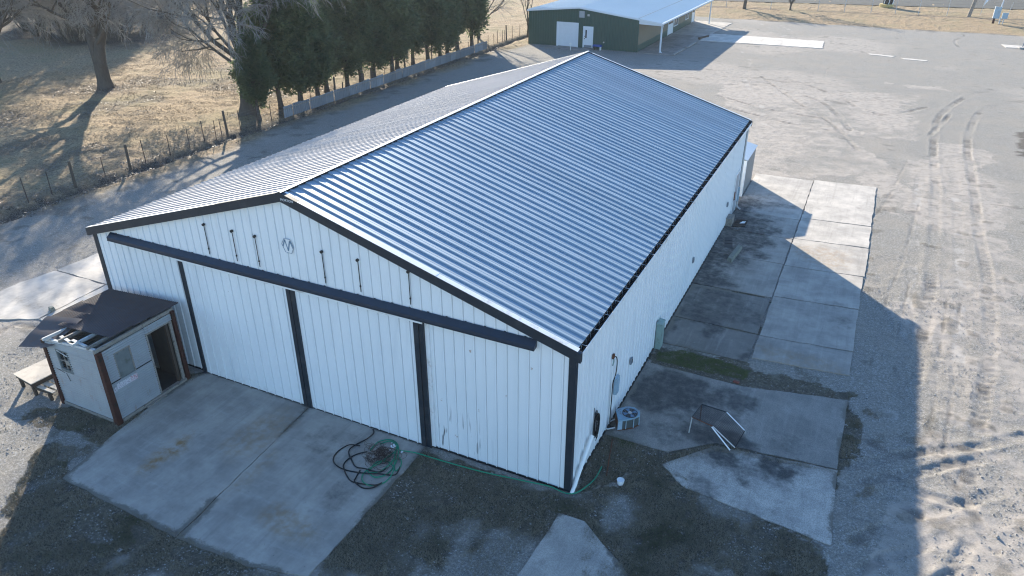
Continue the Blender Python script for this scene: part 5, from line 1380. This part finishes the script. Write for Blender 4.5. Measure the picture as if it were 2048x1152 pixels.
mb = MB(); mb.tube([(19.6, 113.2, 2.25), (19.9, 113.2, 4.5)], .06, 6); mb.build("mast", M['gwhite'], mp)
mb = MB(); mb.box(20.05, 20.75, 113.15, 113.4, .75, 1.5); bx_ = mb.build("side_box", M['bluegrey'], mp)
mb = MB(); mb.box(19.85, 20.0, 113.2, 113.35, 0, .8); mb.box(20.3, 20.4, 113.2, 113.3, 0, .75); mb.build("box_leg", M['galv'], bx_)
mb = MB(); mb.tube([(20.7, 113.3, 1.4), (20.95, 113.3, 2.9)], .03, 6); mb.build("conduit", M['galv'], mp)
sp_ = thing("sign_post", "slim grey post on a pale base block beside the far right slab", "post", (20.6, 91.9, 0))
mb = MB(); mb.tube([(20.6, 91.9, .1), (20.8, 91.9, 3.0)], .06, 8); mb.build("shaft", M['grey'], sp_)
mb = MB(); mb.box(20.2, 21.4, 90.9, 91.8, 0, .18); mb.build("base", M['stone'], sp_)
pt = thing("planter_tub", "yellow rimmed dark tub with white pipes standing by the far road", "tub", (5.0, 127.0, 0))
mb = MB(); mb.tube([(5.0, 127.0, .06), (5.0, 127.0, .5)], [1.0, 1.1], 16); mb.build("tub", M['yellow'], pt)
mb = MB(); mb.box(4.4, 5.9, 126.7, 127.3, .5, 2.2); mb.build("box", M['black'], pt)
for x_ in (4.55, 5.25, 5.85):
    mb = MB(); mb.tube([(x_, 126.6, .5), (x_ + .2, 126.6, 2.2)], .06, 6); mb.build("pipe", M['pvc'], pt)

# ------------------------------------------------------------------ trees
class Tubes:
    """many branches gathered into arrays"""
    def __init__(s): s.V, s.F, s.n = [], [], 0
    def add(s, P, rs, k):
        P = np.array(P, dtype=float); m = len(P)
        D = np.gradient(P, axis=0); D /= np.linalg.norm(D, axis=1)[:, None] + 1e-9
        ref = np.array([0.31, 0.17, 0.93]); A = np.cross(D, ref); A /= np.linalg.norm(A, axis=1)[:, None] + 1e-9
        B = np.cross(D, A)
        t_ = np.arange(k) * 2 * np.pi / k
        ring = P[:, None, :] + (A[:, None, :] * np.cos(t_)[None, :, None] + B[:, None, :] * np.sin(t_)[None, :, None]) * np.array(rs)[:, None, None]
        s.V.append(ring.reshape(-1, 3))
        i = np.arange(m - 1)[:, None] * k; j = np.arange(k)[None, :]; j2 = (j + 1) % k
        s.F.append((np.stack([i + j, i + j2, i + k + j2, i + k + j], -1).reshape(-1, 4)) + s.n)
        s.n += m * k
    def mesh(s, name, mat): return np_mesh(name, np.concatenate(s.V), np.concatenate(s.F), mat, True)

def grow_tree(seed, stems, levels, droop=0.0, twig_r=0.014, min_z=1.2, wig=0.16, ratio=0.62, ang=(25, 55)):
    r_ = np.random.default_rng(seed)
    tk, tw = Tubes(), Tubes()
    def branch(p, d, Ln, rad, lv):
        ns = 7 if lv == 0 else (6 if lv <= 2 else 4)
        P, rs = [p.copy()], [rad]
        d = d.copy(); st = Ln / ns
        for i in range(ns):
            d = d + r_.normal(0, wig * (0.6 if lv == 0 else 1), 3)
            if lv <= 1: d[2] += 0.07
            else: d[2] -= droop * (lv - 1) * 0.35
            d /= np.linalg.norm(d)
            p = p + d * st
            if p[2] < min_z and lv > 0: p[2] = min_z + 0.05
            P.append(p.copy()); rs.append(max(rad * (1 - 0.72 * (i + 1) / ns), twig_r * 0.55))
        (tk if lv <= 1 else tw).add(P, rs, 8 if lv == 0 else (6 if lv == 1 else 3))
        if lv < len(levels):
            n_ = levels[lv]
            for c_ in range(n_):
                f = (0.30 if lv == 0 else 0.18) + (0.70 if lv == 0 else 0.82) * (c_ + r_.random() * .8) / n_
                f = min(f, 0.985); i = int(f * ns); g = f * ns - i
                q = np.array(P[i]) * (1 - g) + np.array(P[i + 1]) * g
                dd = np.array(P[i + 1]) - np.array(P[i]); dd /= np.linalg.norm(dd)
                perp = np.cross(dd, r_.normal(0, 1, 3)); perp /= np.linalg.norm(perp)
                a = math.radians(r_.uniform(*ang))
                nd = dd * math.cos(a) + perp * math.sin(a)
                branch(q, nd, Ln * ratio * r_.uniform(.75, 1.2) * (1.1 - .4 * f), max(rs[i] * (0.62 if lv == 0 else .5), twig_r), lv + 1)
    for p, d, Ln, rad in stems:
        branch(np.array(p, float), np.array(d, float) / np.linalg.norm(d), Ln, rad, 0)
    return tk, tw
def bare_tree(name, label, loc, seed, stems, levels, group=None, extra=None, **kw):
    tr = thing(name, label, "tree", loc, group)
    tk, tw = grow_tree(seed, stems, levels, **kw)
    if extra:
        for P, rs in extra: tk.add(P, rs, 10)
    place("trunk", tk.mesh("trunk", M['bark']), tr)
    place("branches", tw.mesh("branches", M['twig']), tr)
    return tr
# big forked tree out in the field
bare_tree("bare_tree", "big bare tree with a forked trunk standing out in the dry field", (-58.3, 30.2, 0), 12,
  [((0, 0, 2.0), (.10, .05, 1), 12.5, .50), ((-.28, 0, 1.6), (-.42, .1, 1), 10.5, .40), ((.25, 0, 4.0), (.75, .1, .55), 8, .17), ((.1, .1, 4.6), (-.35, -.3, 1), 9, .28), ((.2, 0, 5), (.3, .4, 1), 9, .24), ((0, 0, 4.8), (-.95, .0, .32), 7.5, .16), ((0, 0, 5.2), (-.8, -.6, .4), 8, .17), ((.2, 0, 5.5), (.8, -.5, .6), 8, .17)],
  [7, 7, 7, 5], extra=[([(0.0, 0, -.2), (-.02, 0, .25), (-.05, 0, .8), (-.05, 0, 1.5), (0, 0, 2.3)], [.95, .72, .60, .58, .55])], droop=0.16, twig_r=0.017, wig=0.20, ratio=.60)
# big tree at the fence
bare_tree("bare_tree", "tall bare tree with many upswept limbs at the fence, left of the cedars", (-39.6, 28.9, 0), 23,
  [((.25, 0, 3.6), (.12, .0, 1), 10.5, .34), ((.1, 0, 3.3), (-.30, .1, 1), 10, .26), ((.3, .1, 3.8), (.38, .2, 1), 10, .26), ((0, 0, 3.6), (-.85, .0, .33), 7.5, .15), ((.1, 0, 4.2), (-1.0, .1, .42), 8.5, .16), ((.2, .2, 4.2), (.3, .7, 1), 8, .2), ((.2, -.2, 4.2), (-.4, -.7, .9), 8.5, .2), ((.2, -.1, 4.5), (.35, -.6, 1), 8, .18), ((.1, 0, 5), (-.6, .3, 1), 8.5, .18)],
  [7, 7, 7, 5], extra=[([(-.1, 0, -.3), (-.08, 0, .2), (0, 0, .9), (.1, 0, 2.0), (.18, 0, 3.2), (.28, 0, 4.4)], [1.05, .80, .62, .55, .50, .40])], droop=0.20, twig_r=0.017, wig=0.17, ratio=.60)
# trees round the field, partly out of frame
bare_tree("bare_tree", "spreading bare tree at the left edge of the field, trunk just out of view", (-69.5, 27.0, 0), 31,
  [((0, 0, 0), (-.05, .0, 1), 12, .5), ((0, 0, 2.5), (.7, .25, .7), 9.5, .25), ((0, 0, 3), (.4, .8, .8), 9, .22), ((0, 0, 2.8), (-.6, .4, .8), 9, .22), ((0, 0, 3.2), (.6, -.5, .9), 9, .22)],
  [6, 6, 6, 4], droop=0.2, twig_r=0.014, wig=0.2)
bare_tree("bare_tree", "bare tree standing behind the far left end of the field", (-84, 47, 0), 33,
  [((0, 0, 0), (.05, .0, 1), 12, .4), ((0, 0, 2.5), (.6, .2, .8), 9, .2), ((0, 0, 2.6), (-.6, -.2, .8), 9, .2), ((0, 0, 3.0), (.2, -.7, .9), 8, .2)], [7, 6, 6, 4], droop=0.2, twig_r=0.016, wig=0.2)
tk_, tw_ = None, None
bush_src = None
rb_ = random.Random(9)
TP = [(-79, 47), (-83, 45.5), (-87.5, 45), (-92, 46), (-97, 48), (-103, 52), (-81, 51.5), (-86, 51), (-91, 53), (-97, 56), (-104, 60), (-85, 57), (-90, 60), (-96, 65), (-104, 70), (-112, 68), (-97, 73), (-106, 78), (-115, 78), (-90, 66)]
for i in range(len(TP)):
    loc = (TP[i][0] + rb_.uniform(-1, 1), TP[i][1] + rb_.uniform(-1, 1), 0)
    lab = "leafless thicket tree along the far edge of the field"
    if bush_src is None or i in (1, 2):
        t_ = bare_tree("thicket_tree", lab, loc, 50 + i, [((rb_.uniform(-.4, .4), rb_.uniform(-.4, .4), 0), (rb_.uniform(-.4, .4), rb_.uniform(-.4, .4), 1), rb_.uniform(5, 8), .10) for _ in range(7)], [8, 8, 6], "thicket trees along the far edge of the field", droop=.08, twig_r=.022, min_z=.2, wig=.24)
        bush_src = (bush_src or []) + [t_]
    else:
        c_ = copy_tree(bush_src[i % 3], None, loc); c_.rotation_euler.z = rb_.uniform(0, 6.28); s_ = rb_.uniform(.8, 1.2); c_.scale = (s_, s_, s_)
# trees by the end of the cedar row and by the green building
bare_tree("bare_tree", "bare tree with arching branches just past the end of the cedar row", (-40.2, 69.5, 0), 41, [((0, 0, 0), (.1, .0, 1), 10, .22), ((0, 0, 1.8), (.9, .1, .5), 6, .10), ((0, 0, 2.4), (.7, -.4, .8), 6, .11), ((0, 0, 2.5), (-.5, .4, .9), 6, .1)], [6, 6, 5], droop=.16, twig_r=.014)
bare_tree("bare_tree", "slender bare sapling at the left corner of the green building", (-35.4, 73.6, 0), 43, [((0, 0, 0), (.05, .0, 1), 8, .10), ((0, 0, 1.5), (.25, .1, 1), 6, .06), ((0, 0, 1.8), (-.25, .0, 1), 5, .05)], [8, 5, 4], droop=.0, twig_r=.010, ang=(15, 35))
bare_tree("bare_tree", "small bare tree with a thick trunk by the far fence, nearer the porch", (-15.6, 114.6, 0), 45, [((0, 0, 0), (.05, .0, 1), 5.5, .30), ((0, 0, 1.2), (.8, .0, .7), 4, .12), ((0, 0, 1.3), (-.8, .1, .7), 4, .12), ((0, 0, 1.3), (.1, -.6, .8), 4, .12)], [7, 7, 6], droop=.12, twig_r=.016)
bare_tree("bare_tree", "small bare tree with a Y-shaped trunk by the far fence", (-8.7, 116.0, 0), 47, [((0, 0, .9), (.55, .0, 1), 5, .13), ((0, 0, .9), (-.5, .0, 1), 5, .13), ((0, 0, -.1), (.0, .0, 1), 1.1, .2)], [7, 7, 6], droop=.05, twig_r=.016)

# cedars
def cedar_mesh(seed, h, w, ncl, per):
    r_ = np.random.default_rng(seed)
    zb = 1.2
    f = r_.random(ncl) ** 0.85
    th = r_.random(ncl) * 2 * np.pi
    nb = 40
    bz = r_.random(nb); bt = r_.random(nb) * 2 * np.pi; br = r_.uniform(.5, 1.3, nb); bs = r_.uniform(.08, .18, nb)
    reach = np.full(ncl, .55)
    for k_ in range(nb):
        da = np.abs((th - bt[k_] + np.pi) % (2 * np.pi) - np.pi)
        reach = np.maximum(reach, br[k_] * np.exp(-(da / .5) ** 2 - ((f - bz[k_]) / bs[k_]) ** 2))
    prof = w * np.clip(0.55 + 1.6 * f, 0, 1) * np.clip((1 - f) / .42, 0, 1) ** 0.6
    low = zb + 1.8 * vnoise(th * 1.2, th * 0 + seed, seed)
    z = low + (h - low) * f
    rr = prof * reach * (0.35 + 0.65 * r_.random(ncl) ** 0.35)
    CC = np.stack([rr * np.cos(th), rr * np.sin(th), z - 0.25 * rr / w], -1)
    OO = np.stack([np.cos(th), np.sin(th), r_.uniform(-.1, .7, ncl)], -1)
    n = ncl * per
    off = r_.normal(0, 1, (ncl, per, 3)) * np.array([.30, .30, .20]) * r_.uniform(.6, 1.3, (ncl, 1, 1))
    C = (CC[:, None, :] + off).reshape(-1, 3)
    O = (OO[:, None, :] + off * 1.5 + r_.normal(0, .25, (ncl, per, 3))).reshape(-1, 3); O /= np.linalg.norm(O, axis=1)[:, None]
    Sd = np.cross(O, r_.normal(0, 1, (n, 3))); Sd /= np.linalg.norm(Sd, axis=1)[:, None] + 1e-9
    V = []
    for k_ in range(3):
        ln = (0.16 + .26 * r_.random(n))[:, None]; wd = (0.03 + .05 * r_.random(n))[:, None]
        dd = O + Sd * (k_ - 1) * 0.75 + r_.normal(0, .15, (n, 3)); dd /= np.linalg.norm(dd, axis=1)[:, None]
        ss = np.cross(dd, r_.normal(0, 1, (n, 3))); ss /= np.linalg.norm(ss, axis=1)[:, None] + 1e-9
        V.append(np.stack([C - dd * .05, C + dd * ln * .5 + ss * wd, C + dd * ln, C + dd * ln * .5 - ss * wd], 1).reshape(-1, 3))
    V = np.concatenate(V); F = np.arange(len(V)).reshape(-1, 4)
    return np_mesh("crown", V, F, M['cedar'])
def cedar_trunk(seed, h):
    r_ = random.Random(seed); tk = Tubes()
    lx, ly = r_.uniform(-.5, .5), r_.uniform(-.3, .3)
    tk.add([(0, 0, -.2), (lx * .1, ly * .1, .6), (lx * .5, ly * .5, h * .45), (lx, ly, h * .9)], [.30, .22, .16, .03], 7)
    for k_ in range(9):
        z_ = 1.5 + k_ * .5; a = r_.uniform(0, 6.28)
        tk.add([(lx * z_ / h, ly * z_ / h, z_), (math.cos(a) * .9, math.sin(a) * .9, z_ + .5), (math.cos(a) * 1.7, math.sin(a) * 1.7, z_ + .9)], [.07, .05, .02], 4)
    return tk.mesh("trunk", M['bark'])
cm = [cedar_mesh(s_, h_, w_, 560, 24) for s_, h_, w_ in ((1, 10.6, 2.5), (2, 9.6, 2.3), (3, 11.0, 2.8), (4, 9.8, 2.6))]
ctm = [cedar_trunk(s_, 10) for s_ in range(4)]
words = ["first", "second", "third", "fourth", "fifth", "sixth", "seventh", "eighth", "ninth", "tenth", "eleventh", "twelfth", "thirteenth", "fourteenth", "fifteenth", "sixteenth", "seventeenth"]
cpos = [(-37.6, 27.9), (-38.5, 31.4), (-38.4, 33.7), (-38.2, 35.8), (-38.9, 37.9), (-38.2, 40.0), (-38.2, 42.2), (-38.3, 44.3), (-37.7, 46.7), (-38.9, 49.2), (-38.6, 51.8), (-38.1, 54.0), (-38.0, 56.3), (-38.6, 58.9), (-38.8, 61.6), (-38.2, 64.0)]
rc_ = random.Random(21)
for i, (x_, y_) in enumerate(cpos):
    t_ = thing("cedar_tree", words[i] + " evergreen cedar in the row behind the tin fence, counting from the big fence tree", "tree", (x_, y_, 0), "cedars in a row behind the tin fence")
    k_ = (i * 3 + i // 4) % 4
    a = rc_.uniform(0, 6.28); s_ = rc_.uniform(.88, 1.05) if i else .62
    place("crown", cm[k_], t_, (0, 0, 0), (0, 0, a)); place("trunk", ctm[(i + 1) % 4], t_, (0, 0, 0), (0, 0, a))
    t_.scale = (s_, s_, s_ * rc_.uniform(.92, 1.05))

# ------------------------------------------------------------------ ground cover made of real pieces
def scatter(n, box, maskfn):
    x = rng.uniform(box[0], box[1], n); y = rng.uniform(box[2], box[3], n)
    k_ = maskfn(x, y)
    return x[k_], y[k_]
def sample(A, x, y):
    i = np.clip(np.searchsorted(gx, x), 0, nx - 1); j = np.clip(np.searchsorted(gy, y), 0, ny - 1)
    return A[j, i]
PADPOLY = [[(-14.3, 0), (-13.9, -6.2), (-4.8, -6.0), (-4.8, 0)], [(0.0, -.9), (.85, -.9), (1.1, -1.9), (2.2, -4.4), (-.6, -4.4)], [(0, 3), (2, 2.7), (3.3, 3.9), (7, 4.3), (7, 32), (0, 32)], [(2.3, 2.3), (3.4, 3.6), (7, 4.2), (7, 1.1), (4, 1.5)],
           [(-18.7, -.2), (0.05, -.2), (.05, 25.2), (-18.7, 25.2)], [(-17.3, -3.6), (-14.5, -3.6), (-14.5, -.7), (-17.3, -.7)]]
def offpads(x, y):
    m = np.ones(x.shape, bool)
    for p in PADPOLY: m &= ~pip(x, y, p)
    return m
def blades(n, box, maskfn, hmin, hmax, w, name, mat, lean=0.9):
    x, y = scatter(n, box, maskfn); n = len(x)
    z = zg(x, y) - .005
    h = rng.uniform(hmin, hmax, n); a = rng.uniform(0, 2 * np.pi, n); la = rng.uniform(0, 2 * np.pi, n); le = h * rng.uniform(.3, lean, n) * 1.4
    V = np.stack([np.stack([x - np.cos(a) * w, y - np.sin(a) * w, z], -1), np.stack([x + np.cos(a) * w, y + np.sin(a) * w, z], -1), np.stack([x + np.cos(la) * le, y + np.sin(la) * le, z + h], -1)], 1).reshape(-1, 3)
    return tag(place(name, np_mesh(name, V, np.arange(len(V)).reshape(-1, 3), mat)), kind="stuff")
blades(1100000, (-20, 8, -9.5, 9.5), lambda x, y: (sample(dark, x, y) > rng.random(len(x)) * 1.1) & offpads(x, y) & (fbm(x / .6, y / .6, 44, 3) > .40), .03, .09, .009, "dry_weeds", M['blades'])
blades(26000, (0.1, 4.0, 2.3, 9.2), lambda x, y: sample(moss, x, y) > .5, .02, .06, .008, "moss_grass", M['moss'])
blades(120000, (-70, -32, 6, 66), lambda x, y: (sample(grass, x, y) > .6) & (fbm(x / 1.4, y / 1.4, 48, 4) > .5), .04, .12, .02, "field_grass", M['straw'], 1.3)
# gravel stones lying loose
def stones(n, box, maskfn, smin, smax, name, mat):
    x, y = scatter(n, box, maskfn); n = len(x); z = zg(x, y)
    s = smin + (smax - smin) * rng.random(n) ** 3
    oc = np.array([(1, 0, 0), (0, 1, 0), (-1, 0, 0), (0, -1, 0), (0, 0, .8), (0, 0, -.5)])
    V = oc[None] * (s[:, None, None] * rng.uniform(.6, 1.3, (n, 6, 1)))
    a = rng.uniform(0, 6.28, n); ca, sa = np.cos(a)[:, None], np.sin(a)[:, None]
    Vx = V[..., 0] * ca - V[..., 1] * sa + x[:, None]; Vy = V[..., 0] * sa + V[..., 1] * ca + y[:, None]; Vz = V[..., 2] + z[:, None] + s[:, None] * .2
    Fb = np.array([(0, 1, 4), (1, 2, 4), (2, 3, 4), (3, 0, 4)])
    F = (Fb[None] + np.arange(n)[:, None, None] * 6).reshape(-1, 3)
    return tag(place(name, np_mesh(name, np.stack([Vx, Vy, Vz], -1).reshape(-1, 3), F, mat)), kind="stuff")
stones(150000, (-30, 15, -10, 20), lambda x, y: offpads(x, y) & (fbm(x / 1.1, y / 1.1, 71, 4) > .46 + .10 * sample(dark, x, y)), .007, .036, "gravel", M['stone'])
stones(260, (-26, 14, -9, 16), lambda x, y: offpads(x, y), .03, .085, "loose_stones", M['stone'])
stones(160, (-14, 0, -6, 12), lambda x, y: ~offpads(x, y) & ((y < -.3) | (x > .1)), .01, .03, "pebbles", M['stone'])
# fallen leaves along the fence and under the trees
x, y = scatter(60000, (-62, -32.5, 2, 66), lambda x, y: sample(lit, x, y) > .15 + .5 * rng.random(len(x)))
n = len(x); z = zg(x, y) + rng.uniform(0, .05, n); a = rng.uniform(0, 6.28, n); s = rng.uniform(.03, .075, n)
u = np.stack([np.cos(a), np.sin(a), rng.normal(0, .4, n)], -1) * s[:, None]; v = np.stack([-np.sin(a), np.cos(a), rng.normal(0, .4, n)], -1) * s[:, None] * .7
C = np.stack([x, y, z], -1)
V = np.stack([C - u, C + v, C + u, C - v], 1).reshape(-1, 3)
tag(place("fallen_leaves", np_mesh("fallen_leaves", V, np.arange(len(V)).reshape(-1, 4), M['leaf'])), kind="stuff")


# ------------------------------------------------------------------ winter air: thin haze over the whole place
mb = MB(); mb.box(-760, 760, -90, 960, -1.6, 16.6)
hz = mb.build("haze", None)
hm = bpy.data.materials.new("haze_air"); hm.use_nodes = True
ht = hm.node_tree
ht.nodes.remove(ht.nodes["Principled BSDF"])
pv = ht.nodes.new("ShaderNodeVolumePrincipled")
pv.inputs["Color"].default_value = (0.86, 0.90, 0.95, 1)
pv.inputs["Density"].default_value = 0.00022
pv.inputs["Anisotropy"].default_value = 0.2
ht.links.new(pv.outputs[0], ht.nodes["Material Output"].inputs["Volume"])
hz.data.materials.append(hm)
tag(hz, kind="stuff")
